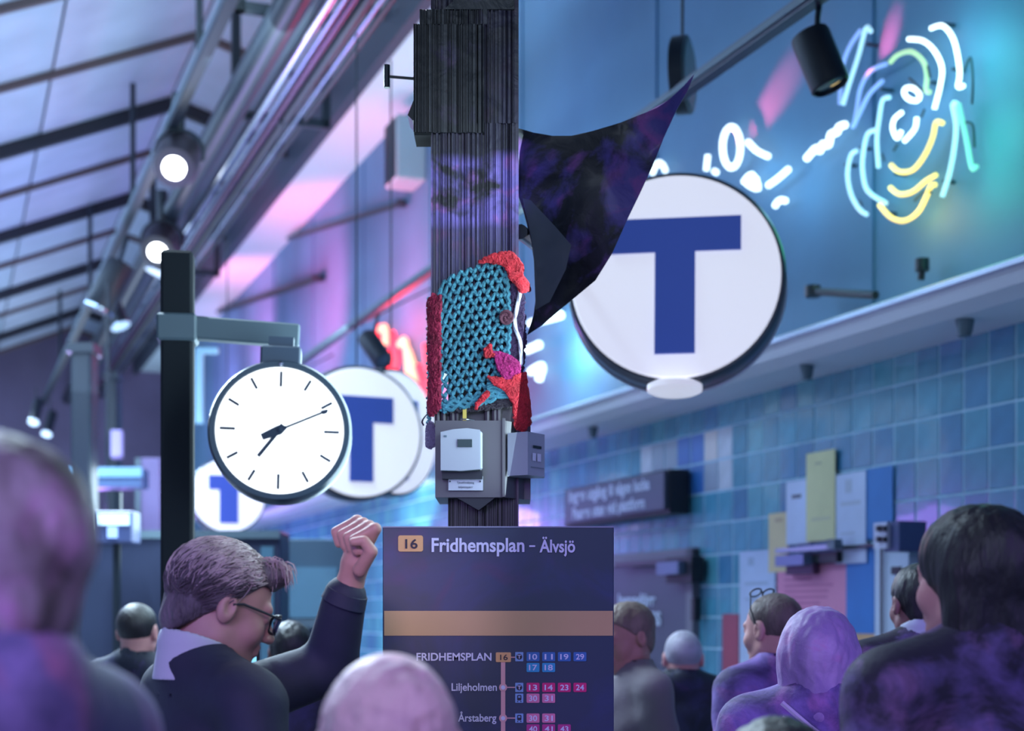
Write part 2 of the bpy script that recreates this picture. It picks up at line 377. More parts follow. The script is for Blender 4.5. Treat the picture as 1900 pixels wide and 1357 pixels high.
paper('dark red panel low on the tiles left of the plan poster', 1340, 1140, 1370, 1250, (.30, .05, .09), .0, name='red_panel', cat='panel')
s = thing('service_cabinet', 'pale service cabinet with a box of four buttons and a cable', 'cabinet', (0, 0, 0), A)
wrect('body', 1623, 1006, 1686, 1190, mat('cabinet_pale', (.45, .56, .68), .5), s, .06, .0)
wrect('button_box', 1640, 968, 1668, 1024, mat('box_navy', (.06, .08, .2), .5), s, .16, .06)
wrect('button_panel', 1621, 970, 1645, 1018, mat('panel_pale', (.5, .55, .7), .5), s, .02, .22)
for i in range(2):
    for j in range(2): wrect('button', 1625+i*10, 976+j*20, 1630+i*10, 986+j*20, M_black, s, .02, .24)
wrect('label_plate', 1653, 1052, 1670, 1066, M_black, s, .01, .06)
wrect('cable', 1633, 1018, 1635, 1188, M_dark, s, .01, .07)
fixpivot(s, 1655, 1080)
s = thing('door_closer', 'long grey door closer with dark arm across the yellow and white notices', 'door closer', (0, 0, 0), A)
wrect('rail', 1438, 1014, 1550, 1023, mat('closer_rail', (.30, .38, .45), .35, .4), s, .05, .05)
wrect('arm', 1445, 1016, 1620, 1021, M_dark, s, .03, .02)
wrect('cylinder', 1438, 1030, 1490, 1050, mat('closer_blue', (.13, .20, .33)), s, .07, .05)
wrect('bracket', 1486, 1026, 1552, 1045, M_black, s, .04, .02)
wrect('plate', 1458, 1045, 1508, 1066, mat('plate_plum', (.07, .03, .08), .5), s, .04, .02)
wrect('joint', 1534, 1001, 1548, 1018, M_grey, s, .05, .08)
fixpivot(s, 1520, 1030)
# loudspeaker box high on the wall
s = thing('wall_speaker', 'grey loudspeaker box high under the pale soffit beside the column', 'loudspeaker', (0, 0, 0), A)
b = MB(); a = wall(728, 282, 4.3)
b.span((4.28, a.y-.22, a.z-.33), (4.6, a.y+.22, a.z+.33), .02); part('case', b, mat('speaker_grey', (.28, .36, .42), .5), s)
b = MB().span((4.27, a.y-.19, a.z-.30), (4.282, a.y+.19, a.z+.30)); part('grille', b, M_dark, s)
s.location = room(4.4, a.y, a.z)
for c in s.children: c.location = (-4.4, -a.y, -a.z)
# tie rods between soffit and wall
def rod(label, p0, p1, r, name='tie_rod', cat='rod', m=M_dark):
    p0, p1 = Vector(p0), Vector(p1); b = MB().cyl((0, 0, 0), p1-p0, r, n=10)
    b.lathe([(r*2, -.03), (r*2, .03)], 10)
    o = obj(name, b.mesh(name, m, True), None, p0); return tag(o, label, cat)
def wr(px, py, v=4.4): q = wall(px, py, v); return room(q.x, q.y, q.z)
rod('thin dark wall rod ending right beside the column, above the red neon', wr(745, 378, 4.5), wr(535, 442, 4.5), .03)
rod('short dark wall rod above the clock bracket', wr(590, 517, 4.5), wr(405, 578, 4.5), .045)
rod('short dark bar lying over the white ledge', wr(1508, 541, 4.45), wr(1625, 548, 4.45), .022)
rod('small upright dark stub on the white ledge', wr(1711, 492, 4.5), wr(1709, 520, 4.5), .018)
rod('thin rod reaching left from the column cladding', at(718, 142, 3.98), at(780, 147, 3.98), .004)

# ================================================================ PIPES, TRACKS AND LAMPS
def run(name, label, cat, ratio, h, sz, u0, u1, m, rnd=True, r2=None, parent=None, zoff=0):
    v = ratio*CA*h; z = EYE+h+zoff
    b = MB()
    if rnd: b.tube([(v, u0, z), (v, u1, z)], sz/2, 16)
    else: b.span((v-sz/2, u0, z-(r2 or sz)/2), (v+sz/2, u1, z+(r2 or sz)/2))
    if parent: return part(name, b, m, parent, True)
    b.v = [(x-v, y-u0, zz-z) for x, y, zz in b.v]
    o = obj(name, b.mesh(name, m, True), None, room(v, u0, z), A); return tag(o, label, cat)
t = thing('lighting_track', 'long dark lighting pole running under the pitched roof', 'lighting track', room(1.88, 9, 6.1), A)
def loc_room(o, v, u, z): o.location = (-v, -u, -z)
for nm, rt, hh, sz, m in (('pole', .462, 4.4, .085, M_dark), ('rail', .452, 4.42, .05, M_grey)):
    v = rt*CA*hh; b = MB().span((v-sz/2, 8, EYE+hh-sz/2), (v+sz/2, 33, EYE+hh+sz/2)); o = part(nm, b, m, t); loc_room(o, 1.88, 9, 6.1)
for u in (12.2, 16.8, 22, 28):
    b = MB().cyl((1.9, u, 6.1), (1.9, u, roofz(1.9)), .03, n=8); o = part('hanger', b, M_dark, t); loc_room(o, 1.88, 9, 6.1)
M_pipe2 = mat('pipe_satin', (.26, .33, .44), .22, 1.0)
M_mag = mat('pipe_plum', (.10, .03, .09), .25, .6)
t = thing('pipe_bundle', 'thick bundle of dark and chrome pipes running under the roof to the far end', 'pipes', room(2.7, 9, 6.3), A)
for nm, rt, hh, sz, m in (('duct', .565, 4.6, .26, M_dark), ('duct', .60, 4.72, .12, M_grey), ('chrome_pipe', .625, 4.55, .085, M_chrome), ('chrome_pipe', .648, 4.55, .05, M_pipe2), ('pipe', .663, 4.6, .07, M_mag), ('pipe', .685, 4.65, .11, M_dark), ('chrome_pipe', .708, 4.6, .05, M_pipe2), ('pipe', .725, 4.65, .06, M_dark)):
    v = rt*CA*hh; b = MB().tube([(v, 8, EYE+hh), (v, 20, EYE+hh), (v, 33.5, EYE+hh)], sz/2, 16); o = part(nm, b, m, t, True); loc_room(o, 2.7, 9, 6.3)
for px, py, t_ in ((604, 232, 14.3), (402, 508, 20.5), (640, 40, 12.2), (330, 620, 27)):
    h = (HY-py)/F*t_; q = at(px, py, t_); v = q.x*CA+q.y*SA; u = -q.x*SA+q.y*CA
    b = MB(); r = .04
    for pp in (((v, u, q.z), (v, u, roofz(min(v, 3.85)))), ((v, u, q.z), (v-.85, u, q.z)), ((v-.85, u, q.z), (v-.85, u, roofz(v-.85)))): b.span((pp[0][0]-r, u-r, min(pp[0][2], pp[1][2])-r), (pp[1][0]+r if pp[1][0] > pp[0][0] else pp[0][0]+r, u+r, max(pp[0][2], pp[1][2])+r)) if pp[0][0] == pp[1][0] else b.span((pp[1][0]-r, u-r, q.z-r), (pp[0][0]+r, u+r, q.z+r))
    o = part('hanger_frame', b, M_dark, t); loc_room(o, 2.7, 9, 6.3)

def frame_from(axis):
    z = Vector(axis).normalized(); x = z.orthogonal().normalized(); y = z.cross(x)
    return Matrix((x, y, z)).transposed()
def can(label, p0, p1, r, name='spotlight', lit=None, ring=True, hang=None, group=None, yoke=True):
    """cylinder spotlight, back at p0, mouth at p1"""
    p0, p1 = Vector(p0), Vector(p1); ax = (p1-p0); L = ax.length; fr_ = frame_from(ax)
    t = thing(name, label, 'spotlight', p0, 0, group)
    part('housing', MB().lathe([(r*.6, 0), (r*.95, L*.04), (r, L*.1), (r, L*.97), (r*.9, L), (r*.85, L*.96), (r*.85, L*.9)], 28, fr_), M_black, t, True)
    if ring: part('rim', MB().lathe([(r*1.0, L*.95), (r*1.06, L*.96), (r*1.06, L*1.0), (r*.88, L*1.0)], 28, fr_), M_chrome, t, True)
    part('lens', MB().lathe([(r*.86, L*.93), (r*.5, L*.96), (0.001, L*.97)], 24, fr_), lit or mat('lens_dark', (.05, .06, .09), .1), t, True)
    if hang is not None:
        h = Vector(hang)-p0; part('stem', MB().tube([ax*.35, h*.6+ax*.1, h], r*.16, 8), M_dark, t, True)
    return t
M_lamp = glow('lamp_white', (.95, .97, 1.0), 9); M_lamp2 = glow('lamp_soft', (.8, .9, 1.0), 2.2)
# track with can lights on the right
hT = 2.58; vT = 3.4; zT = EYE+hT
t = thing('lighting_track', 'dark lighting track running past the neon face along the upper wall', 'lighting track', room(vT, 5, zT), A)
for nm, x, sz, hh, m in (('rail', 0, .06, .06, mat('track_plum', (.03, .02, .06), .4)), ('edge', -.036, .012, .03, M_grey)):
    o = part(nm, MB().span((x-sz/2, -1, -hh/2), (x+sz/2, 15, hh/2)), m, t)
for y in (.5, 4.5, 8.5, 12.5): part('hanger', MB().cyl((0, y, 0), (.9, y, .5), .008, n=8), M_dark, t)
can('large black can spotlight hanging beside the neon face', at(1500, 60, 6.25), at(1542, 162, 6.22), .082, hang=at(1521, 2, 6.35), ring=False)
can('small dark can spotlight in front of the red neon', at(680, 625, 12.4), at(712, 672, 12.2), .085, hang=at(702, 585, 12.6), ring=False)
# theatre lamps on the left
def theatre(label, px, py, t_, rpx, lit, up=70):
    r = rpx/F*t_; c = at(px, py, t_); back = at(px+12, py-up*.5, t_+.45)
    t = thing('stage_lamp', label, 'stage lamp', c)
    ax = (c-back); fr_ = frame_from(ax); L = ax.length; R0 = r*2.0
    b = MB().lathe([(R0*.5, -L*1.2), (R0*.9, -L), (R0, -L*.8), (R0*1.02, -L*.15), (R0*.9, 0), (r*1.05, .005), (r*1.05, -.04)], 28, fr_)
    part('housing', b, mat('lamp_housing', (.035, .03, .04), .35), t, True)
    part('lens', MB().lathe([(r, -.02), (r, .012), (0.001, .03)], 28, fr_), lit, t, True)
    pts = [Vector((math.cos(a)*R0*1.1, .2, R0*.9+math.sin(a)*R0*1.1)) for a in np.linspace(-.3, PI+.3, 14)]
    part('yoke', MB().tube(pts, r*.2, 8), M_dark, t, True)
    part('clamp', MB().cyl((0, .2, R0*2.0), (0, .2, R0*3.6), r*.5, r*.7, 12), M_dark, t, True)
    return t
theatre('upper lit stage lamp on the track at left', 323, 312, 13.4, 21, M_lamp)
theatre('lower lit stage lamp on the track at left', 292, 468, 17.0, 17, M_lamp)
can('unlit black can spotlight left of the lower lit lamp', at(226, 486, 17), at(182, 576, 16.95), .165, hang=at(236, 440, 17.2))
can('small black can spotlight pointing down over the left poles', at(206, 562, 18), at(224, 606, 17.95), .11, hang=at(190, 540, 18))
can('small lit lamp at the far end of the track', at(72, 742, 26), at(62, 784, 25.7), .085, lit=M_lamp2, hang=at(66, 720, 26))
can('lowest small lit lamp just above the blurred near head', at(98, 765, 27), at(86, 806, 26.7), .085, lit=M_lamp2, hang=at(92, 740, 27))
can('dark lamp barrel aimed down beside the lower lit lamp', at(325, 425, 17.6), at(294, 508, 17.55), .15, hang=at(345, 380, 17.7))
# round dark sign seen almost edge on
s = thing('round_dark_sign', 'dark oval sign seen edge on under the track', 'sign', at(1266, 140, 7.6), R(72))
fy = Matrix.Rotation(PI/2, 3, 'X')
part('drum', MB().lathe([(.17, -.04), (.19, -.035), (.19, .035), (.17, .04)], 36, fy), M_dark, s, True)
part('face', MB().lathe([(.165, .041), (.165, .044), (.001, .046)], 36, fy), mat('dim_face', (.06, .09, .13), .4), s, True)
part('rod', MB().cyl((0, 0, .18), (0, 0, .55), .008, n=8), M_dark, s)

# ================================================================ T SIGNS
def tsign(label, px, py, t_, dia, yaw, tiltx, depth, bar=(.60, .185), stem=.19, name='metro_sign', lamp=False, arm=None, group=None, two=True):
    s = thing(name, label, 'sign', at(px, py, t_), (R(tiltx), 0, R(yaw)))
    r = dia/2; d = depth
    fr_ = Matrix.Rotation(PI/2, 3, 'X')            # lathe axis -> -Y (towards the camera)
    part('drum', MB().lathe([(r*.985, -d), (r*1.02, -d), (r*1.045, -d*.9), (r*1.045, -d*.1), (r*1.02, 0), (r*.985, 0)], 72, fr_), mat('sign_rim', (.07, .075, .10), .3, .5), s, True)
    part('rim_edge', MB().lathe([(r*1.0, -d*1.01), (r*1.06, -d*.99), (r*1.06, -d*.93), (r*1.0, -d*.93)], 72, fr_), M_white, s, True)
    part('face', MB().lathe([(r*.995, 0), (r*.995, .004), (r*.98, .012), (r*.6, .022), (.001, .026)], 72, fr_), M_sign, s, True)
    T = MB(); y = -.034
    bw, bh = dia*bar[0]/2, dia*bar[1]; sw = dia*stem/2; zt = dia*.277; zb = -dia*.382
    poly = [(-bw, zt), (bw, zt), (bw, zt-bh), (sw, zt-bh), (sw, zb), (-sw, zb), (-sw, zt-bh), (-bw, zt-bh)]
    T.prism(poly, y, y+.02, lambda x, z, dd: (x, dd, z)); part('letter', T, M_signblue, s)
    if lamp: part('lamp', MB().lathe([(dia*.11, -r*1.13), (dia*.13, -r*1.11), (dia*.13, -r*1.06), (dia*.1, -r*1.03)], 36), mat('lamp_disc', (.8, .8, .85), .4, 0, (.9, .9, 1), .5), s, True)
    if arm is None: part('hanger_rod', MB().cyl((0, d/2, r*.98), (0, d/2, r+2.2), .006, n=8), M_dark, s)
    if arm is not None:
        inv = (Matrix.Rotation(R(yaw), 4, 'Z') @ Matrix.Rotation(R(tiltx), 4, 'X')).inverted()
        p = inv @ (Vector(arm)-at(px, py, t_)); e = Vector((-r*.97, d/2, r*.1))
        part('bracket_arm', MB().tube([e, p], .02, 12), M_dark, s, True)
    return s
tsign('large white round sign with a blue letter T right of the column', 1253, 514, 6.0, .835, -9, -6, .16, lamp=True, arm=at(965, 430, 4.02), bar=(.62, .165))
tsign('middle white round sign with a blue T behind the right edge of the clock', 668, 803, 9.8, .84, 25, 0, .14, bar=(.52, .2))
tsign('narrow turned white round sign with a blue T beside the red neon', 735, 803, 10.6, .86, 52, 0, .10, bar=(.46, .16), stem=.22)
tsign('small white round sign with a blue T low behind the clock', 424, 920, 14.5, .70, 18, 0, .2, bar=(.55, .2), stem=.26)

# ================================================================ CLOCK ON ITS POLE
pole = thing('sign_pole', 'dark square pole carrying the clock on a grey arm', 'pole', (at(330, 1140, 5.0).x, 5.0, 0), R(8))
zc = at(0, 470, 5.0).z
part('shaft', MB().box((0, 0, zc/2), (.105, .105, zc), None, .01), mat('pole_matt', (.006, .011, .018), .9), pole)
part('flange', MB().box((0, 0, .01), (.2, .2, .02)), M_dark, pole)
za = at(0, 612, 5.0).z
part('collar', MB().box((0, 0, za), (.13, .13, .09), None, .008), M_grey, pole)
part('arm', MB().box((.19, -.02, za-.005), (.42, .06, .075), Matrix.Rotation(R(3), 3, 'Y'), .006), M_grey, pole)
ck = thing('station_clock', 'round white lit station clock with black hands hanging from the grey arm', 'clock', at(519, 799, 4.85), (R(-2), R(1.5), R(6)))
r = 118/F*4.85; fr_ = Matrix.Rotation(PI/2, 3, 'X')
part('case', MB().lathe([(r*.99, -.13), (r*1.10, -.13), (r*1.13, -.11), (r*1.13, -.02), (r*1.09, .006), (r*1.01, .006), (r*1.0, -.004)], 72, fr_), mat('clock_case', (.02, .045, .075), .35, .3), ck, True)
part('face', MB().lathe([(r*1.0, -.01), (r*1.0, 0), (.001, .0005)], 72, fr_), M_clock, ck)
part('mount', MB().box((-.005, .06, r*1.18), (.13, .09, .075), None, .006).box((-.005, .06, r*1.4), (.08, .05, .05)), mat('clock_mount', (.03, .06, .11), .4), ck)
M_ink = mat('clock_ink', (.005, .02, .05), .5)
for k in range(12):
    a = k*PI/6; L = (.24 if k % 3 == 0 else .19); ro, ri = r*.93, r*(.93-L)
    b = MB().box((math.sin(a)*(ro+ri)/2, -.004, math.cos(a)*(ro+ri)/2), (r*.042, .003, ro-ri), Matrix.Rotation(a, 3, 'Y'))
    part('hour_mark', b, M_ink, ck)
def hand(name, dx, dz, w0, w1, tail, y):
    L = math.hypot(dx, dz); a = math.atan2(dx, dz); m3 = Matrix.Rotation(a, 3, 'Y'); b = MB()
    poly = [(-w0, -tail), (w0, -tail), (w0*1.5, 0), (w1, L*.15), (w1, L), (-w1, L), (-w1, L*.15), (-w0*1.5, 0)]
    b.prism(poly, y, y-.003, lambda x, z, d: m3 @ Vector((x, d, z)))
    if name == 'minute_hand': b.prism([(-r*.035, L*.86), (r*.035, L*.88), (r*.035, L*.97), (-r*.02, L*.99)], y-.001, y-.004, lambda x, z, d: m3 @ Vector((x, d, z)))
    part(name, b, M_ink, ck)
hand('hour_hand', -38/F*4.85, -50/F*4.85, r*.045, r*.028, r*.1, -.006)
hand('minute_hand', 88/F*4.85, 40/F*4.85, r*.05, r*.017, r*.30, -.010)
part('pin', MB().lathe([(r*.05, 0), (r*.05, .014), (.001, .016)], 16, fr_), M_ink, ck)
part('screw', MB().lathe([(.008, .008), (.007, .011), (.001, .012)], 12, Matrix.Rotation(PI/2, 3, 'X')).add([], []), M_chrome, ck).location = (0, 0, r*1.05)

# ================================================================ THE COLUMN
tC = 3.98; K = tC/F                         # metres per pixel at the column
CX = (898-HX)*K
colm = thing('fluted_column', 'tall dark fluted metal column in the middle with painted violet haze', 'column', (CX, tC, 0))
def zc_(py): return EYE+(HY-py)*K
def fluted(x0, x1, z0, z1, depth, nfl, m, name, yoff=0, seed=1):
    rnd = random.Random(seed); w_ = (x1-x0)*K; cx = ((x0+x1)/2-898)*K; pts = []; n = nfl*6
    for side in range(4):
        e = -1.0; L_ = w_ if side in (0, 2) else depth; segs = [(-1.0, 0)]
        while e < .9:
            wd_ = rnd.choice((.05, .08, .12, .2))*(.2/nfl*5); g = rnd.choice((.0, .002, .004, .008)); segs += [(e+.004, g), (min(e+wd_, .97), g)]; e += wd_+.012
        segs.append((1.0, 0))
        for e, g in segs:
            if side == 0: p = (e*w_/2, -depth/2+g)
            elif side == 1: p = (w_/2-g, e*depth/2)
            elif side == 2: p = (-e*w_/2, depth/2-g)
            else: p = (-w_/2+g, -e*depth/2)
            pts.append(p)
    b = MB().prism(pts, z0, z1, lambda x, y, d: (x+cx, y+yoff, d)); return part(name, b, m, colm)
z1a, z1b = zc_(560), zc_(225)
M_col = haze_marbled('column_haze', (.009, .008, .014), (.15, .10, .38), (.30, .10, .36), 6, .40, .52, .45, .25, (zc_(455), zc_(225)))  # band of violet haze painted into the column colour
M_colb = haze_marbled('column_clad', (.010, .011, .016), (.03, .02, .06), (.06, .03, .08), 9, .54, .68, .45, .25)  # fainter haze put into the cladding colour
fluted(834, 962, 0, zc_(700), .17, 7, M_post, 'shaft', seed=3)
fluted(803, 962, zc_(700), zc_(250), .19, 9, M_col, 'hazed_casing', seed=1)
fluted(803, 962, zc_(250), zc_(20), .19, 9, M_col, 'upper_casing', seed=2)
fluted(826, 960, zc_(20), 7.2, .15, 6, M_colb, 'upper_shaft', seed=5)
fluted(772, 900, zc_(268), zc_(72), .10, 7, M_colb, 'side_cladding', yoff=-.053, seed=4)
fluted(783, 905, zc_(72), zc_(45), .095, 7, M_colb, 'side_cladding', yoff=-.053, seed=6)
part('cap', MB().prism([(-.1, zc_(45)), (.08, zc_(45)), (.08, zc_(26)), (-.07, zc_(26))], -.1, .1, lambda x, z, d: (x, d, z)), M_colb, colm)
part('shade_plate', MB().span(((773-898)*K, -.10, zc_(268)-.008), ((804-898)*K, -.004, zc_(268)-.001)), mat('shade_plate_matt', (.006, .007, .01), 1.0), colm)  # matt plate added to keep the cladding's underside dark
part('lug', MB().prism([(-.198, zc_(225)), (-.178, zc_(190)), (-.17, zc_(190)), (-.17, zc_(235)), (-.185, zc_(235))], -.05, .05, lambda x, z, d: (x, d, z)), M_black, colm)
# dark hanging cloth
def sheet(poly, t0, m, name, bulge=.04, step=16, thick=.004, tfun=None):
    from math import sin
    xs = [p[0] for p in poly]; ys = [p[1] for p in poly]; V = [Vector(p) for p in poly]; n = len(poly)
    def inside(x, y):
        c = False; j = n-1
        for i in range(n):
            if (ys[i] > y) != (ys[j] > y) and x < (xs[j]-xs[i])*(y-ys[i])/(ys[j]-ys[i])+xs[i]: c = not c
            j = i
        return c
    for gx in np.arange(min(xs), max(xs), step):
        for gy in np.arange(min(ys), max(ys), step):
            if inside(gx, gy): V.append(Vector((gx+random.uniform(-2, 2), gy+random.uniform(-2, 2))))
    out = delaunay_2d_cdt(V, [], [list(range(n))], 1, 1e-3)
    P = []
    for v in out[0]:
        d = t0+bulge*noise.noise(Vector((v.x*.009, v.y*.006, 3)))+.006*noise.noise(Vector((v.x*.05, v.y*.04, 9)))
        if tfun: d += tfun(v.x, v.y)
        P.append(at(v.x, v.y, d))
    fs = [tuple(f) for f in out[2]]; N = len(P)
    vs = P+[p+Vector((0, thick, 0)) for p in P]; cnt = {}
    for f in fs:
        for i in range(len(f)):
            e = (f[i], f[(i+1) % len(f)]); cnt[tuple(sorted(e))] = cnt.get(tuple(sorted(e)), 0)+1
    F2 = fs+[tuple(i+N for i in reversed(f)) for f in fs]+[(a, b, b+N, a+N) for (a, b), c in cnt.items() if c == 1]
    me = MB().add(vs, F2)
    c0 = P[0]; me.v = [(x-c0.x, y-c0.y, z-c0.z) for x, y, z in me.v]
    o = obj(name, me.mesh(name, m, True), None, c0); return o
ban = [(962, 238), (990, 246), (1025, 252), (1060, 252), (1100, 243), (1150, 228), (1200, 208), (1240, 186), (1268, 160), (1288, 138), (1275, 170), (1255, 205), (1232, 255), (1210, 310), (1186, 362), (1165, 405), (1136, 470), (1105, 520), (1075, 545), (1040, 574), (1005, 604), (978, 622), (990, 585), (995, 545), (993, 500), (985, 445), (972, 395), (962, 365)]
o = sheet(ban, 4.08, haze_marbled('banner_cloth', (.007, .008, .014), (.07, .045, .24), (.20, .05, .26), 4.5, .48, .60, .6, .1), 'hanging_cloth', .10)  # haze tinted into the black cloth
tag(o, 'black pointed cloth with painted violet haze hanging between the column and the large T sign', 'cloth')
o = sheet([(970, 368), (985, 372), (1030, 420), (1060, 455), (1050, 500), (1020, 560), (994, 575), (990, 470)], 4.02, mat('grey_cloth', (.05, .065, .085), .7), 'cloth_flap', .03, 14)
tag(o, 'small grey cloth flap lying over the black pointed cloth by the column', 'cloth')

# control housing on the column
hs = thing('control_housing', 'grey brown steel control housing strapped round the column above the timetable', 'housing', (CX, tC, zc_(930)))
def hz(py): return zc_(py)-zc_(930)
def hx(px): return (px-898)*K
M_hs = mat('housing_steel', (.10, .095, .11), .45, .2, bump=.02)
part('shell', MB().prism([(hx(812), -.125), (hx(935), -.125), (hx(940), -.12), (hx(972), -.05), (hx(984), -.05), (hx(984), .12), (hx(812), .12)], hz(930), hz(792), lambda x, y, d: (x, y, d)), M_hs, hs)
part('front_edge', MB().span((hx(932), -.131, hz(930)), (hx(938), -.12, hz(788)), .001), M_hs, hs)
fl = MB()
for x in (815, 826, 842, 850, 905, 918, 925, 940, 948, 958): fl.cyl((hx(x), -.095+(.02 if x > 935 else 0), hz(800)), (hx(x), -.095+(.02 if x > 935 else 0), hz(755)), .008, n=8)
fl.span((hx(812), -.09, hz(800)), (hx(955), .1, hz(760)))
part('fluted_collar', fl, M_post, hs, True)
cn = MB().prism([(hx(850), 0), (hx(920), 0), (hx(890), hz(953)), ], -.12, -.02, lambda x, z, d: (x, d, z)); part('lower_gusset', cn, M_black, hs)
def dev(name, x0, y0, x1, y1, yb, yf, m, par, bev=.004): return part(name, MB().span((hx(x0), yf, hz(y1)), (hx(x1), yb, hz(y0)), bev), m, par)
M_plw = mat('thermostat_white', (.36, .40, .46), .4)
th1 = thing('thermostat', 'white thermostat with a small dark display on the front of the housing', 'thermostat', (CX, tC, zc_(930)))
pts = [(hx(823), hz(884)), (hx(823), hz(816)), (hx(845), hz(811)), (hx(870), hz(809)), (hx(893), hz(812)), (hx(893), hz(882)), (hx(860), hz(885))]
part('cover', MB().prism(pts, -.165, -.130, lambda x, z, d: (x, d, z)), M_plw, th1)
dev('back_plate', 828, 813, 897, 882, -.125, -.15, M_plw, th1)
dev('display', 853, 829, 879, 843, -.164, -.168, mat('lcd', (.03, .05, .06), .2), th1, 0)
dev('button', 829, 822, 834, 825, -.164, -.167, M_grey, th1, 0)
dev('underside', 825, 884, 897, 898, -.125, -.145, M_black, th1, 0)
th2 = thing('thermostat', 'white thermostat on the right side of the housing, turned sideways', 'thermostat', (CX, tC, zc_(930)))
part('cover', MB().prism([(hx(942), -.13), (hx(978), -.165), (hx(1009), -.10), (hx(1009), -.07), (hx(984), -.06), (hx(944), -.07)], hz(892), hz(815), lambda x, y, d: (x, y, d)), M_plw, th2)
def side(nm, s0, s1, y0, y1, m):
    p = Vector((hx(978), -.165, 0)); q = Vector((hx(1009), -.10, 0)); n_ = Vector((.90, -.43, 0))*.003
    a, b_ = p.lerp(q, s0)+n_, p.lerp(q, s1)+n_; part(nm, MB().add([(a.x, a.y, hz(y1)), (b_.x, b_.y, hz(y1)), (b_.x, b_.y, hz(y0)), (a.x, a.y, hz(y0))], [(0, 1, 2, 3)]), m, th2)
side('display', .25, .75, 838, 843, M_dark); side('key', .22, .42, 852, 866, M_white); side('key', .5, .72, 852, 866, M_white); side('seam', .12, .9, 877, 878, M_grey)
nt_o = thing('paper_notice', 'small white printed notice stuck under the front thermostat', 'notice', (CX, tC, zc_(930)))
dev('paper', 836, 893, 898, 918, -.129, -.1335, mat('notice_paper', (.46, .50, .58), .6), nt_o, 0)
for (tx, a, b_, y) in (('Tjänstförsäljning', 851, 882, 906), ('biljettspärr', 854, 880, 914)): text_part(tx, 'lettering', M_ink, nt_o, hx(a), hx(b_), hz(y), 4*K, -.1345, .0)
for x in (839, 893): part('pin', MB().lathe([(.0022, 0), (.0022, .003)], 8, Matrix.Rotation(PI/2, 3, 'X')), M_black, nt_o).location = (hx(x), -.1335, hz(902))
tg = thing('yellow_tag', 'narrow yellow tag with a wire tie hanging above the thermostat', 'tag', (CX, tC, zc_(930)))
dev('strip', 861, 769, 868, 794, -.112, -.116, mat('tag_yellow', (.55, .42, .08), .5), tg, .0005)
part('tie', MB().tube([(hx(857), -.118, hz(789)), (hx(868), -.119, hz(789)), (hx(882), -.112, hz(790))], .0015, 6), M_chrome, tg)

# ---------------------------------------------------------------- crocheted yarn cover
yc = thing('yarn_cover', 'ragged crocheted yarn cover in turquoise and red wrapped round the column', 'yarn cover', (CX, tC, zc_(650)))
def surf(px, py, lift=0):
    d = (px-888)*K; a = min(1, abs(d)/(96*K)); y = -(.105*(1-a**5)**.2 if a < 1 else 0)
    return Vector((d+(888-898)*K, y-lift, zc_(py)-zc_(650)))
def top_y(x): return np.interp(x, [800, 822, 835, 870, 930, 945], [562, 552, 536, 522, 508, 520])
def bot_y(x): return np.interp(x, [800, 822, 850, 900, 945], [795, 772, 765, 757, 738])
M_tq = mat('yarn_turquoise', (.055, .22, .30), .85, var=.25, vscale=30, bump=.5, bscale=400)
net = MB(); rows = 17; cols_ = 8
for r_ in range(rows+1):
    pts = []
    for i in range(cols_*8+1):
        s_ = i/(cols_*8); x = 820+s_*(126-14*abs(r_/rows-.45)); y = top_y(x)+(bot_y(x)-top_y(x))*r_/rows
        ph = PI*(r_ % 2); wob = 1.6*noise.noise(Vector((x*.05, y*.05, 1)))
        y += 4.6*math.cos(s_*cols_*2*PI+ph)+wob; x += 1.6*noise.noise(Vector((x*.04, y*.06, 5)))
        pts.append(surf(x, y, .007+.0025*math.cos(i*1.9+r_)))
    net.tube(pts, [.0052+.0012*math.sin(i*1.57) for i in range(len(pts))], 6)
for s_ in (0, 1):
    pts = []
    for i in range(80):
        f_ = i/79; x = 820+s_*(126-14*abs(f_-.45)); y = top_y(x)+(bot_y(x)-top_y(x))*f_
        pts.append(surf(x+1.5*math.sin(i*1.3), y, .008))
    net.tube(pts, .006, 6)
for k in range(3):     # gathered lower fringe
    pts = [surf(826+i*4.2, float(bot_y(826+i*4.2))-8+k*5+3*math.sin(i*1.1+k*2), .011) for i in range(30)]
    net.tube(pts, .0055, 6)
for k in range(6):
    pts = [surf(905+i*7, 716+k*6-i*1.0+i*i*.35+3*math.sin(i+k), .012) for i in range(9)]
    net.tube(smoothcurve(pts, 2), .0048, 6)
for y in np.arange(566, 795, 9): net.tube([surf(797+1.5*math.sin(y), y, .0), surf(801, y+3, .004), surf(799, y+7, .002)], .005, 6)
part('turquoise_net', net, M_tq, yc, True)
def scribble(poly, n, rad, lift, seed, stepw=7):
    rnd = random.Random(seed); xs = [p[0] for p in poly]; ys = [p[1] for p in poly]
    def ins(x, y):
        c = False; j = len(poly)-1
        for i in range(len(poly)):
            if (ys[i] > y) != (ys[j] > y) and x < (xs[j]-xs[i])*(y-ys[i])/(ys[j]-ys[i])+xs[i]: c = not c
            j = i
        return c
    b = MB()
    for _ in range(n):
        for _t in range(50):
            x, y = rnd.uniform(min(xs), max(xs)), rnd.uniform(min(ys), max(ys))
            if ins(x, y): break
        pts = []; a = rnd.uniform(0, 6.28)
        for k in range(14):
            pts.append(surf(x, y, lift+rnd.uniform(-.004, .006))); a += rnd.uniform(-.9, .9)
            nx, ny = x+math.cos(a)*stepw, y+math.sin(a)*stepw
            if not ins(nx, ny): a += PI*.6; continue
            x, y = nx, ny
        b.tube(pts, rad, 5)
    return b
M_rd = mat('yarn_red', (.50, .02, .035), .85, var=.3, vscale=30, bump=.5, bscale=300)
M_cr = mat('yarn_crimson', (.28, .012, .05), .85, var=.3, vscale=30, bump=.5, bscale=300)
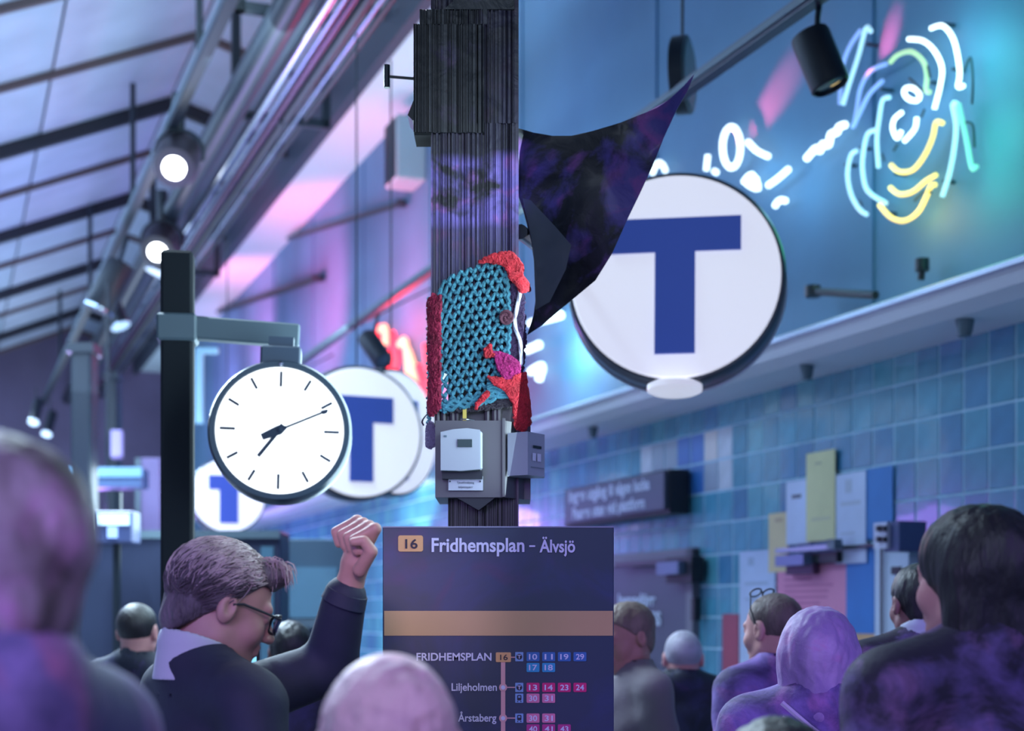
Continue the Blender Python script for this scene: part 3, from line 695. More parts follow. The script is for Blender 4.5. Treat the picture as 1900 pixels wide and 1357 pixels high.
M_mg = mat('yarn_magenta', (.34, .01, .13), .85, var=.3, vscale=30, bump=.5, bscale=300)
M_pl = mat('yarn_plum', (.035, .015, .06), .9, var=.4, vscale=30, bump=.5, bscale=300)
def patch(name, poly, n, m, seed, lift=.012, rad=.0048):
    b = scribble(poly, n, rad, lift, seed); part(name, b, m, yc, True)
patch('red_panel', [(797, 570), (808, 560), (822, 566), (821, 770), (806, 784), (798, 780)], 95, M_cr, 1)
patch('red_tuft', [(880, 512), (915, 492), (950, 488), (970, 512), (968, 552), (948, 538), (935, 512), (905, 506)], 70, M_rd, 2, .018)
patch('red_tuft', [(955, 540), (972, 532), (984, 548), (980, 556), (965, 560)], 26, M_rd, 3, .02)
patch('plum_panel', [(945, 540), (972, 560), (976, 640), (968, 720), (944, 715), (946, 620)], 90, M_pl, 4, .002)
patch('magenta_tuft', [(914, 668), (940, 672), (966, 690), (962, 712), (940, 724), (926, 700)], 55, M_mg, 5, .018)
patch('red_tuft', [(905, 712), (940, 718), (975, 704), (978, 730), (985, 790), (972, 812), (955, 806), (952, 760), (940, 740), (918, 726)], 110, M_rd, 6, .02)
patch('red_tuft', [(900, 664), (912, 655), (914, 672), (928, 672), (900, 680)], 14, M_rd, 7, .02)
patch('red_tuft', [(884, 764), (905, 738), (910, 745), (892, 762), (886, 772)], 12, M_rd, 8, .02)
patch('plum_edging', [(830, 768), (905, 755), (950, 748), (955, 766), (880, 775), (832, 778)], 45, mat('yarn_charcoal', (.035, .028, .04), .9), 9, .004, .003)
patch('grey_tuft', [(793, 800), (801, 790), (812, 798), (815, 832), (803, 842), (792, 836)], 60, mat('yarn_lilac', (.22, .18, .28), .9), 10, .006, .003)
M_wy = mat('yarn_white', (.62, .62, .72), .9, var=.15, vscale=40, bump=.4, bscale=300)
wy = MB()
for k in range(3):
    base = [(946, 526), (958, 530), (964, 560), (957, 595), (955, 618), (964, 650), (966, 685), (955, 705)]
    wy.tube(smoothcurve([surf(x+2.4*math.sin(i*2+k*2.1), y+1.5*math.cos(i*3+k), .014+.004*math.cos(i*2+k*2)) for i, (x, y) in enumerate(base)], 5), .003, 6)
part('white_cord', wy, M_wy, yc, True)
rs = MB()
for k in range(7): rs.tube([surf(940+math.cos(a)*(3+k*1.4), 606+math.sin(a)*(3+k*1.4), .02+.003*math.sin(a*3+k)) for a in np.linspace(0, 2*PI, 14, endpoint=False)], .0035, 5, closed=True)
part('brown_rosette', rs, mat('yarn_brown', (.10, .03, .05), .9), yc, True)
part('hook_loop', MB().tube(smoothcurve([surf(798, 776, .01), surf(788, 774, .0), surf(783, 782, -.01), surf(786, 789, -.01)], 4), .0022, 6), M_pl, yc, True)

# ================================================================ TIMETABLE BOARD
tB = 3.70; KB = tB/F
bd = thing('timetable_board', 'dark blue timetable board for line 16 standing in front of the column', 'timetable', (at(924, 0, tB).x, tB, 0), R(0))
def bx(px): return (px-924)*KB
def bz(py): return EYE+(HY-py)*KB
M_bd = haze_marbled('board_blue', (.028, .042, .085), (.04, .055, .20), (.10, .03, .16), 3.2, .46, .78, .35, 0, None, .0)  # violet haze mixed into the board's blue
part('panel', MB().span((bx(710), 0, .25), (bx(1139), .035, bz(978)), .002), M_bd, bd)
part('top_edge', MB().span((bx(710), -.002, bz(979.5)), (bx(1139), .036, bz(977))), mat('board_edge', (.25, .27, .38), .4), bd)
for x in (730, 1120): part('leg', MB().span((bx(x)-.02, .04, 0), (bx(x)+.02, .08, .4)), M_dark, bd)
part('foot', MB().span((bx(715), -.1, 0), (bx(1134), .2, .02)), M_dark, bd)
def bbox(name, x0, y0, x1, y1, m, d=.003, r_=0):
    if r_:
        p = []; a0, b0, a1, b1 = bx(x0), bz(y1), bx(x1), bz(y0); r2 = r_*KB
        for cx, cz, s_ in ((a1-r2, b1-r2, 0), (a0+r2, b1-r2, 90), (a0+r2, b0+r2, 180), (a1-r2, b0+r2, 270)):
            for k in range(5): q = R(s_+k*22.5); p.append((cx+math.cos(q)*r2, cz+math.sin(q)*r2))
        return part(name, MB().prism(p, -d, 0, lambda x, z, dd: (x, dd, z)), m, bd)
    return part(name, MB().span((bx(x0), -d, bz(y1)), (bx(x1), 0, bz(y0))), m, bd)
M_or = mat('line_orange', (.72, .40, .16), .5, var=.08, vscale=3); M_wt = mat('board_white', (.66, .68, .86), .5); M_bk = mat('board_ink', (.012, .01, .03), .5)
bbox('orange_band', 713, 1134, 1137, 1180, mat('band_ochre', (.56, .36, .17), .45, var=.1, vscale=2.5), .002)
bbox('number_plate', 739, 994, 785, 1024, M_or, .003, 4)
def btxt(s_, x0, x1, yb, h, m, bold=.012, d=.0045): return text_part(s_, 'lettering', m, bd, bx(x0), bx(x1), bz(yb), h*KB, -d, bold)
btxt('16', 752, 775, 1018, 17, M_bk, .02)
btxt('Fridhemsplan', 801, 973, 1024, 25, M_wt, .022)
btxt('–', 982, 993, 1023, 25, M_wt, .012)
btxt('Älvsjö', 1001, 1067, 1025, 23, M_wt, .022)
btxt('FRIDHEMSPLAN', 773, 912, 1226, 14, M_wt, .02)
btxt('Liljeholmen', 838, 922, 1282, 14, M_wt, .015)
btxt('Årstaberg', 850, 921, 1339, 14, M_wt, .015)
bbox('number_plate', 920, 1211, 948, 1229, M_or, .004, 2); btxt('16', 928, 942, 1225, 10, M_bk, .012, .0055)
bbox('route_line', 929.5, 1228, 937.5, 1420, mat('route_pink', (.72, .38, .38), .5), .002)
for y in (1276, 1333):
    q = MB().lathe([(7.5*KB, 0), (7.5*KB, .004), (.001, .0042)], 20, Matrix.Rotation(PI/2, 3, 'X')); q.v = [(x+bx(933.5), yy, z+bz(y)) for x, yy, z in q.v]; part('stop_ring', q, mat('route_pink', (.72, .38, .38)), bd)
    q = MB().lathe([(4*KB, 0), (4*KB, .005), (.001, .0052)], 16, Matrix.Rotation(PI/2, 3, 'X')); q.v = [(x+bx(933.5), yy, z+bz(y)) for x, yy, z in q.v]; part('stop_dot', q, M_wt, bd)
    bbox('link_line', 941, y-1, 958, y+1, mat('route_pink', (.7, .4, .4)), .001)
bbox('link_line', 948, 1219, 958, 1221, mat('route_pink', (.7, .4, .4)), .001)
PB = mat('pill_blue', (.03, .15, .42), .5); PC = mat('pill_cyan', (.02, .32, .55), .5); PR = mat('pill_red', (.62, .01, .16), .5); PP = mat('pill_pink', (.68, .20, .34), .5); PM = mat('pill_magenta', (.45, .03, .22), .5); PI_ = mat('icon_blue', (.22, .40, .68), .5)
def pills(y, xs, nums, m):
    for x, n_ in zip(xs, nums): bbox('number_plate', x-12, y-8.5, x+12, y+8.5, m, .003, 2); btxt(n_, x-7.5, x+7.5, y+5, 10, M_wt, .015)
X4 = (989, 1018, 1047, 1076)
pills(1219, X4, ('10', '11', '19', '29'), PB); pills(1239, X4, ('17', '18'), PC); pills(1276, X4, ('13', '14', '23', '24'), PR)
pills(1296, X4, ('30', '31'), PP); pills(1333, X4, ('30', '31'), PP); pills(1353, X4, ('40', '41', '43'), PM)
for y, k in ((1219, 'T'), (1276, 'T'), (1296, 'J'), (1333, 'J')):
    bbox('icon_plate', 956, y-8.5, 971, y+8.5, PI_, .003, 1)
    if k == 'T':
        q = MB().lathe([(5.5*KB, 0), (5.5*KB, .004)], 16, Matrix.Rotation(PI/2, 3, 'X')); q.v = [(x+bx(963.5), yy, z+bz(y)) for x, yy, z in q.v]; part('icon_ring', q, M_bk, bd)
        btxt('T', 960, 967, y+3.5, 7, M_wt, .02, .006)
    else:
        bbox('train_icon', 959.5, y-6, 967.5, y+4, M_bk, .004, 2); bbox('train_window', 961.5, y-4, 965.5, y-1, PI_, .005)
        bbox('train_icon', 959.5, y+5, 961.5, y+7, M_bk, .004); bbox('train_icon', 965.5, y+5, 967.5, y+7, M_bk, .004)

# ================================================================ NEON
def neon_tube(parent, pts, m, rad=.016, v=4.53, closed=False):
    P = [wall(x, y, v) for x, y in pts]; P = smoothcurve(P, 4) if not closed else P
    o = part('neon_tube', MB().tube([p-NO for p in P], rad, 8, True, closed), m, parent, True)
    return o
N_w = glow('neon_white', (.78, .95, 1.0), 2.0); N_p = glow('neon_pale', (.42, .70, .84), .95); N_y = glow('neon_yellow', (1.0, .72, .18), 1.25)
N_g = glow('neon_green', (.22, .56, .50), .7); N_v = glow('neon_violet', (.26, .40, .80), .75); N_r = glow('neon_red', (1.0, .05, .08), 1.3); N_o = glow('neon_orange', (1.0, .42, .25), 1.6)
M_off = mat('unlit_tube', (.02, .05, .08), .3)
NO = wall(1690, 230, 4.58)
nf = thing('neon_artwork', 'large neon drawing of a round face in white, green and yellow tubes', 'neon sign', room(*NO), A)
g8 = lambda L: [(1480+x*.3094, 20+y*.3094) for x, y in L]
for m, L in ((N_w, [(800, 105), (870, 90), (930, 160), (960, 270), (972, 380), (962, 455), (995, 450)]), (N_w, [(665, 170), (750, 180), (820, 240), (865, 340), (855, 450), (820, 590)]),
             (glow('neon_olive', (.42, .62, .34), .85), [(555, 310), (600, 265), (680, 245), (750, 300), (775, 380), (770, 475), (792, 488)]),
             (N_w, [(625, 610), (580, 650), (570, 710), (598, 765), (622, 720)]), (N_w, [(715, 640), (702, 710), (640, 782)]),
             (N_y, [(560, 925), (610, 965), (690, 955), (760, 870), (810, 760), (830, 670), (870, 675)]), (N_y, [(555, 1060), (610, 1100), (690, 1085), (770, 1020), (830, 985)]),
             (N_y, [(490, 1165), (560, 1240), (640, 1260), (720, 1210), (770, 1120), (800, 1050), (825, 1045)]),
             (N_p, [(550, 520), (510, 535), (490, 640), (475, 770), (485, 940)]), (N_p, [(470, 715), (420, 740), (395, 850), (390, 960), (420, 1080), (530, 1155)]),
             (N_p, [(355, 840), (320, 870), (300, 980), (320, 1100), (370, 1190), (415, 1222)]), (N_p, [(965, 565), (930, 560), (950, 680), (940, 820), (910, 980), (868, 1115)]),
             (N_g, [(965, 560), (1010, 760), (1045, 940), (1075, 930)]), (N_p, [(440, 125), (410, 105), (365, 270), (310, 440), (272, 565)]),
             (N_v, [(380, 115), (310, 220), (265, 360), (255, 560)]), (N_v, [(530, 320), (440, 360), (380, 460), (355, 600), (340, 690)]), (N_v, [(510, 420), (430, 500), (370, 620), (330, 700)]),
             (M_off, [(1000, 360), (1035, 280), (1050, 420), (1045, 560)]), (M_off, [(1010, 670), (1050, 690), (1060, 820)]), (M_off, [(780, 330), (795, 400)]), (M_off, [(670, 405), (760, 490)]), (M_off, [(700, 1140), (760, 1080), (800, 1090)]), (M_off, [(760, 590), (740, 640)]), (M_off, [(600, 800), (575, 840)]), (M_off, [(505, 860), (520, 900)]), (M_off, [(370, 1140), (385, 1165)])):
    neon_tube(nf, g8(L), m, .0125 if m is not M_off else .007)
neon_tube(nf, g8([(685+48*math.cos(a), 500+38*math.sin(a)+14*math.cos(a)) for a in np.linspace(0, 2*PI, 16, endpoint=False)]), N_w, .013, closed=True)
for p in ((940, 90), (1000, 360), (570, 480), (480, 210), (870, 440), (350, 930), (440, 830), (940, 1030), (590, 1220), (650, 985)):
    q = wall(*g8([p])[0], 4.6)-NO; part('standoff', MB().cyl((q.x, q.y, q.z), (q.x-.07, q.y, q.z), .01, n=8), M_off, nf)
NO = wall(1400, 280, 4.58)
nl = thing('neon_lettering', 'loose white neon strokes and ring above the large T sign', 'neon sign', room(*NO), A)
g3 = lambda L: [(1200+x*.3684, y*.3684) for x, y in L]
neon_tube(nl, g3([(427+45*math.cos(a), 742+103*math.sin(a)) for a in np.linspace(0, 2*PI, 20, endpoint=False)]), N_w, .020, closed=True)
for L in ([(510, 715), (555, 760), (612, 788)], [(308, 780), (300, 860)], [(28, 875), (55, 822), (80, 830), (95, 862)], [(612, 935), (660, 900), (715, 852)], [(488, 918), (530, 880), (562, 950), (505, 925), (555, 905)], [(645, 1040), (668, 1010), (700, 1012)], [(340, 862), (352, 870)]): neon_tube(nl, g3(L), N_w, .019)
NO = wall(1535, 265, 4.58)
ns = thing('neon_squiggle', 'white neon squiggle left of the neon face', 'neon sign', room(*NO), A)
neon_tube(ns, g8([(52, 888), (85, 850), (110, 825), (135, 840), (150, 800), (185, 805), (200, 740), (235, 730), (250, 695), (285, 685)]), N_w, .021)
NO = wall(750, 760, 4.58)
nr = thing('neon_flames', 'red and orange neon strokes glowing left of the yarn cover', 'neon sign', room(*NO), A)
for m, L in ((N_r, [(704, 606), (700, 625), (708, 650)]), (N_o, [(706, 612), (714, 608), (716, 640)]), (N_r, [(728, 618), (736, 660), (732, 690)]), (N_r, [(690, 640), (700, 660), (705, 700)]), (N_o, [(742, 640), (752, 634), (758, 700), (752, 760)]),
             (N_o, [(757, 650), (768, 690), (770, 760), (778, 800)]), (N_r, [(722, 650), (724, 690)]), (N_r, [(776, 680), (788, 730), (786, 800)]), (N_o, [(762, 720), (780, 740), (776, 780)]), (N_r, [(790, 640), (796, 700), (797, 780)])):
    neon_tube(nr, L, m, .04)
NO = wall(1010, 660, 4.58)
nb = thing('neon_burst', 'bright white blue neon strokes glowing right of the yarn cover', 'neon sign', room(*NO), A)
for L in ([(985, 600), (1040, 585)], [(978, 650), (1000, 640)], [(985, 690), (1005, 680), (1000, 705)], [(1068, 565), (1075, 590)]): neon_tube(nb, L, N_w, .035)
def nlight(px, py, e, c, s=.12, v=4.38):
    q = wall(px, py, v); light('POINT', 'neon_light', room(q.x, q.y, q.z), e, c, s)
nlight(1660, 200, 2.2, (.3, .7, 1)); nlight(1770, 90, 3.6, (.12, 1, .85)); nlight(1790, 230, 3.2, (.15, 1, .55)); nlight(1775, 340, 2.4, (.1, 1, .55)); nlight(1690, 395, 2.2, (1, .7, .2), v=4.45); nlight(1610, 330, 2.0, (.1, .9, .9)); nlight(1540, 280, 1.5, (.45, .85, 1)); nlight(1730, 60, 1.5, (.3, .9, 1))
nlight(1380, 300, 2.2, (.3, .75, 1)); nlight(1440, 350, 1.8, (.25, .7, 1)); nlight(1010, 650, 22, (.45, .85, 1), v=4.3); nlight(1040, 590, 14, (.5, .9, 1), v=4.35)
nlight(745, 720, 60, (1, .04, .08), v=4.2); nlight(700, 600, 30, (1, .06, .16), .25, v=4.25)
for px, py, e, c in ((600, 560, 900, (1, .10, .26)), (480, 600, 700, (1, .20, .45)), (740, 480, 400, (1, .06, .2)), (420, 760, 450, (.8, .3, .8))):
    q = wall(px, py, 2.9); q2 = wall(px, py, 4.6); light('SPOT', 'wall_glow_fill', room(2.9, q2.y-1, q2.z-.8), e, c, .2, room(*q2), 95, blend=1)  # unseen spots added for the red and pink glow on the wall
for px, py, tx, ty, e in ((1250, 330, 1430, 190, 150), (1520, 200, 1650, 70, 60)):
    q = wall(px, py, 4.3); q2 = wall(tx, ty, 4.6); light('SPOT', 'red_streak_fill', room(*q), e*1.6, (1, .08, .16), .03, room(*q2), 22, blend=.9)  # added spots standing in for red neon reflected in the wall

# ================================================================ FAR LEFT BACKGROUND
for i, (px0, px1, py, t_) in enumerate(((138, 176, 650, 13.0), (200, 222, 700, 19.0))):
    q = at((px0+px1)/2, py, t_); b = MB().box((0, 0, q.z/2), ((px1-px0)/F*t_, .25, q.z), None, .02)
    s = thing('sign_pole', ('near', 'far')[i]+' one of two dark posts behind the left lamps', 'pole', (q.x, t_, 0)); part('shaft', b, M_dark, s); part('cap', MB().box((0, 0, q.z), ((px1-px0)/F*t_*1.3, .3, .08)), M_dark, s)
def bgbox(name, label, cat, x0, y0, x1, t_, m, y1=None, d=.4):
    a = at(x0, y0, t_); b_ = at(x1, y0, t_); z0 = 0 if y1 is None else at(0, y1, t_).z
    cx = (a.x+b_.x)/2; s = thing(name, label, cat, (cx, t_, z0)); w_ = b_.x-a.x; h = a.z-z0
    part('body', MB().span((-w_/2, 0, 0), (w_/2, d, h), .01), m, s); return s, w_, h
M_kn = mat('kiosk_navy', (.025, .035, .08), .5, var=.25, vscale=1)
s, w_, h = bgbox('kiosk', 'dark navy kiosk wall behind the man with the raised fist', 'kiosk', 150, 985, 520, 9.5, M_kn)
part('counter_trim', MB().span((-w_/2, -.03, h-.05), (w_/2, 0, h)), M_grey, s)
part('glass_panel', MB().span((w_/2-.12, -.02, .3), (w_/2-.04, 0, h-.1)), mat('teal_panel', (.08, .18, .26), .3), s)
part('door_leaf', MB().span((-.1, -.02, .3), (.28, 0, h-.12)), M_kn, s)
s, w_, h = bgbox('kiosk', 'teal grey shop front between the man and the timetable board', 'kiosk', 520, 1000, 640, 10.5, mat('teal_front', (.06, .11, .16), .4))
part('window_band', MB().span((-w_/2+.05, -.02, h-.55), (w_/2-.05, 0, h-.2)), mat('teal_glass', (.12, .24, .33), .2), s)
part('sill', MB().span((-w_/2, -.04, h-.62), (w_/2, 0, h-.56)), M_grey, s)
s, w_, h = bgbox('display_case', 'pale blue hanging display over the near blurred head', 'display', 128, 868, 264, 16, mat('case_blue', (.10, .17, .34), .4), 905, .3)
part('lit_top', MB().span((-w_/2, -.03, h-.1), (w_/2, 0, h)), glow('case_glow', (.18, .38, .60), .55), s)
part('hanger', MB().cyl((0, .1, h), (0, .1, 2.2), .02, n=8), M_dark, s)
s, w_, h = bgbox('hanging_screen', 'small lit screen hanging right of the near blurred head', 'screen', 172, 948, 246, 9.0, mat('screen_case', (.06, .08, .2), .4), 1008, .2)
part('picture', MB().span((-w_/2+.02, -.012, h*.55), (w_/2-.02, 0, h-.02)), glow('screen_white', (.55, .8, 1.0), 1.0), s)
part('picture', MB().span((-.03, -.012, .03), (.03, 0, h*.5)), glow('screen_blue', (.35, .5, .95), .7), s)
part('stand', MB().span((-.02, .08, -1.0), (.02, .12, 0)), M_dark, s)
part('bracket', MB().span((-.02, .1, h), (.02, .14, h+.12)), M_dark, s)
s, w_, h = bgbox('wall_panel', 'tall mauve panel behind the small low T sign', 'panel', 255, 850, 298, 17, mat('mauve_panel', (.19, .16, .34), .6), 1010, .1)
part('frame', MB().span((-w_/2-.02, -.02, 0), (-w_/2+.04, .12, h)), M_grey, s)
s, w_, h = bgbox('corner_lamp', 'pale corner light frame on the far wall right of the clock pole', 'lamp', 362, 645, 404, 15, mat('frame_blue', (.18, .34, .46), .5, 0, (.2, .42, .58), .35), 655, .08)
part('upright', MB().span((-w_/2, 0, -.7), (-w_/2+.07, .08, 0)), mat('frame_blue', (.18, .34, .46)), s)
bgbox('light_post', 'short pale lit post low between the left poles', 'post', 205, 798, 225, 18, mat('post_lilac', (.25, .22, .48), .5, 0, (.4, .35, .8), .25), 850, .1)

# ================================================================ PEOPLE (implicit surfaces)
def ell(p, c, r):
    q = (p-np.array(c))/np.array(r); k = np.sqrt((q*q).sum(-1)); return (k-1)*min(r)
def cap(p, a, b, r0, r1):
    a = np.array(a, float); b = np.array(b, float); ab = b-a; t = np.clip(((p-a)@ab)/(ab@ab+1e-12), 0, 1)
    return np.sqrt(((p-a-t[..., None]*ab)**2).sum(-1))-(r0+(r1-r0)*t)
def smin(a, b, k):
    h = np.clip(.5+.5*(b-a)/k, 0, 1); return b*(1-h)+a*h-k*h*(1-h)
def nets(F_, org, h):
    ins = F_ < 0; nx, ny, nz = F_.shape
    pos = np.zeros((nx-1, ny-1, nz-1, 3)); cnt = np.zeros((nx-1, ny-1, nz-1))
    C = [(i, j, k) for i in (0, 1) for j in (0, 1) for k in (0, 1)]
    sl = lambda A_, c: A_[c[0]:nx-1+c[0], c[1]:ny-1+c[1], c[2]:nz-1+c[2]]
    for a in C:
        for ax in range(3):
            if a[ax]: continue
            b = list(a); b[ax] = 1; fa, fb = sl(F_, a), sl(F_, b); cr = (fa < 0) != (fb < 0)
            t = np.where(cr, fa/(fa-fb+1e-20), 0)
            for q in range(3): pos[..., q] += np.where(cr, a[q]+(t if q == ax else 0), 0)
            cnt += cr
    m = cnt > 0; idx = np.full(m.shape, -1); idx[m] = np.arange(m.sum())
    cell = np.argwhere(m); V = (cell+pos[m]/cnt[m][:, None])*h+org; Q = []
    for ax in range(3):
        o1, o2 = [(1, 2), (2, 0), (0, 1)][ax]
        s0 = [slice(1, -1)]*3; s1 = [slice(1, -1)]*3; s0[ax] = slice(0, -1); s1[ax] = slice(1, None)
        a, b = ins[tuple(s0)], ins[tuple(s1)]; w_ = np.argwhere(a != b); fl = a[tuple(w_.T)]
        base = w_.copy(); base[:, o1] += 1; base[:, o2] += 1
        e1 = np.zeros(3, int); e1[o1] = 1; e2 = np.zeros(3, int); e2[o2] = 1
        q = [base-e1-e2, base-e2, base, base-e1]; I = np.stack([idx[tuple(x.T)] for x in q], 1)
        I[~fl] = I[~fl][:, ::-1]; Q.append(I)
    Q = np.concatenate(Q); Q = Q[(Q >= 0).all(1)]; return V, Q
def implicit(fn, lo, hi, h, name, m, parent, extra=None, jitter=None):
    lo = np.array(lo, float); hi = np.array(hi, float); n = np.ceil((hi-lo)/h).astype(int)+1
    G = np.stack(np.meshgrid(*[lo[i]+np.arange(n[i])*h for i in range(3)], indexing='ij'), -1)
    V, Q = nets(fn(G), lo, h)
    if extra is not None:
        V2, Q2 = extra; Q = np.concatenate([Q, Q2+len(V)]); V = np.concatenate([V, V2])
    if jitter: V = jitter(V)
    me = bpy.data.meshes.new(name); me.vertices.add(len(V)); me.vertices.foreach_set('co', V.astype(np.float32).ravel())
    me.loops.add(len(Q)*4); me.loops.foreach_set('vertex_index', Q.astype(np.int32).ravel())
    me.polygons.add(len(Q)); me.polygons.foreach_set('loop_start', np.arange(len(Q), dtype=np.int32)*4)
    me.polygons.foreach_set('use_smooth', np.ones(len(Q), bool)); me.update(calc_edges=True); me.validate()
    me.materials.append(m); return obj(name, me, parent)
def grid_eval(fn, lo, hi, h):
    lo = np.array(lo, float); hi = np.array(hi, float); n = np.ceil((hi-lo)/h).astype(int)+1
    G = np.stack(np.meshgrid(*[lo[i]+np.arange(n[i])*h for i in range(3)], indexing='ij'), -1); return nets(fn(G), lo, h)
def rot(yaw, pitch, roll=0): return np.array(Matrix.Rotation(R(yaw), 3, 'Z') @ Matrix.Rotation(R(pitch), 3, 'X') @ Matrix.Rotation(R(roll), 3, 'Y'))
def head_sdf(p):
    d = ell(p, (0, -.012, .030), (.077, .097, .086))
    d = smin(d, ell(p, (0, .022, -.035), (.060, .070, .075)), .03)
    d = smin(d, cap(p, (.05, .0, -.062), (.012, .064, -.096), .02, .018), .03); d = smin(d, cap(p, (-.05, .0, -.062), (-.012, .064, -.096), .02, .018), .03)
    d = smin(d, cap(p, (-.034, .078, .020), (.034, .078, .020), .012, .012), .012)
    d = smin(d, ell(p, (.038, .058, -.032), (.025, .025, .025)), .02); d = smin(d, ell(p, (-.038, .058, -.032), (.025, .025, .025)), .02)
    for s_ in (-1, 1):
        e = ell(p, (s_*.031, .098, .002), (.017, .014, .011)); d = -smin(-d, e, .008)
        d = smin(d, ell(p, (s_*.031, .078, .002), (.0125, .0125, .0125)), .003)
    d = smin(d, cap(p, (0, .088, .008), (0, .108, -.030), .007, .012), .010)
    d = smin(d, ell(p, (.011, .098, -.034), (.008, .01, .008)), .005); d = smin(d, ell(p, (-.011, .098, -.034), (.008, .01, .008)), .005)
    d = smin(d, cap(p, (-.016, .088, -.056), (.016, .088, -.056), .007, .007), .006); d = smin(d, cap(p, (-.013, .087, -.068), (.013, .087, -.068), .008, .008), .006)
    for s_ in (-1, 1):
        e = ell(p, (s_*.080, -.008, -.006), (.011, .020, .032)); e = np.maximum(e, -ell(p, (s_*.092, -.004, -.002), (.010, .011, .019)))
        d = smin(d, e, .008)
    return d
def hair_sdf(style):
    def f(p):
        if style == 'bob':
            d = ell(p, (0, -.016, .036), (.092, .112, .094))
            d = smin(d, cap(p, (.055, -.03, .0), (.062, -.03, -.125), .045, .036), .03); d = smin(d, cap(p, (-.055, -.03, .0), (-.062, -.03, -.125), .045, .036), .03)
            d = smin(d, cap(p, (0, -.06, .0), (0, -.066, -.125), .055, .04), .03)
            return np.maximum(d, -ell(p, (0, .105, -.035), (.052, .07, .095)))
        if style == 'none' : return ell(p, (0, -.03, .03), (.0791, .083, .083))
        if style == 'cropped':
            d = ell(p, (0, -.014, .031), (.0795, .1000, .0885)); cut = (p[..., 1]-.035)*.75-(p[..., 2]-.04)*.66; return np.maximum(np.maximum(d, cut), -.075-p[..., 2])
        if style == 'fringe':
            d = ell(p, (0, -.020, .030), (.074, .099, .078)); d = np.maximum(d, p[..., 2]-.05-.0*p[..., 1]); cut = (p[..., 1]-.02); d = np.maximum(np.maximum(ell(p, (0, -.014, .028), (.081, .101, .087)), cut), p[..., 2]-.055); return np.maximum(d, -.075-p[..., 2])
        if style == 'swept':
            d = ell(p, (0, -.020, .036), (.086, .108, .093)); d = smin(d, ell(p, (0, .062, .092), (.052, .045, .026)), .02)
            d = smin(d, ell(p, (0, -.07, -.045), (.058, .045, .055)), .03)
            cut = (p[..., 1]-.030)*.72-(p[..., 2]-.040)*.69; cut = np.minimum(cut, .062-p[..., 2]); e = np.maximum(d, cut)
            s_ = np.minimum(ell(p, (.08, -.006, -.012), (.03, .022, .036)), ell(p, (-.08, -.006, -.012), (.03, .022, .036)))
            return np.maximum(e, -s_)
        d = ell(p, (0, -.018, .034), (.085, .105, .092)); d = smin(d, ell(p, (0, -.06, -.04), (.055, .04, .045)), .03)   # full
        cut = (p[..., 1]-.045)*.72-(p[..., 2]-.045)*.69; return np.maximum(d, cut)
    return f
SK = {}
def skin(name, c): return mat('skin_'+name, c, .55, var=.10, vscale=14)
def tomesh(name, mb, m, parent): return part(name, mb, m, parent, True)

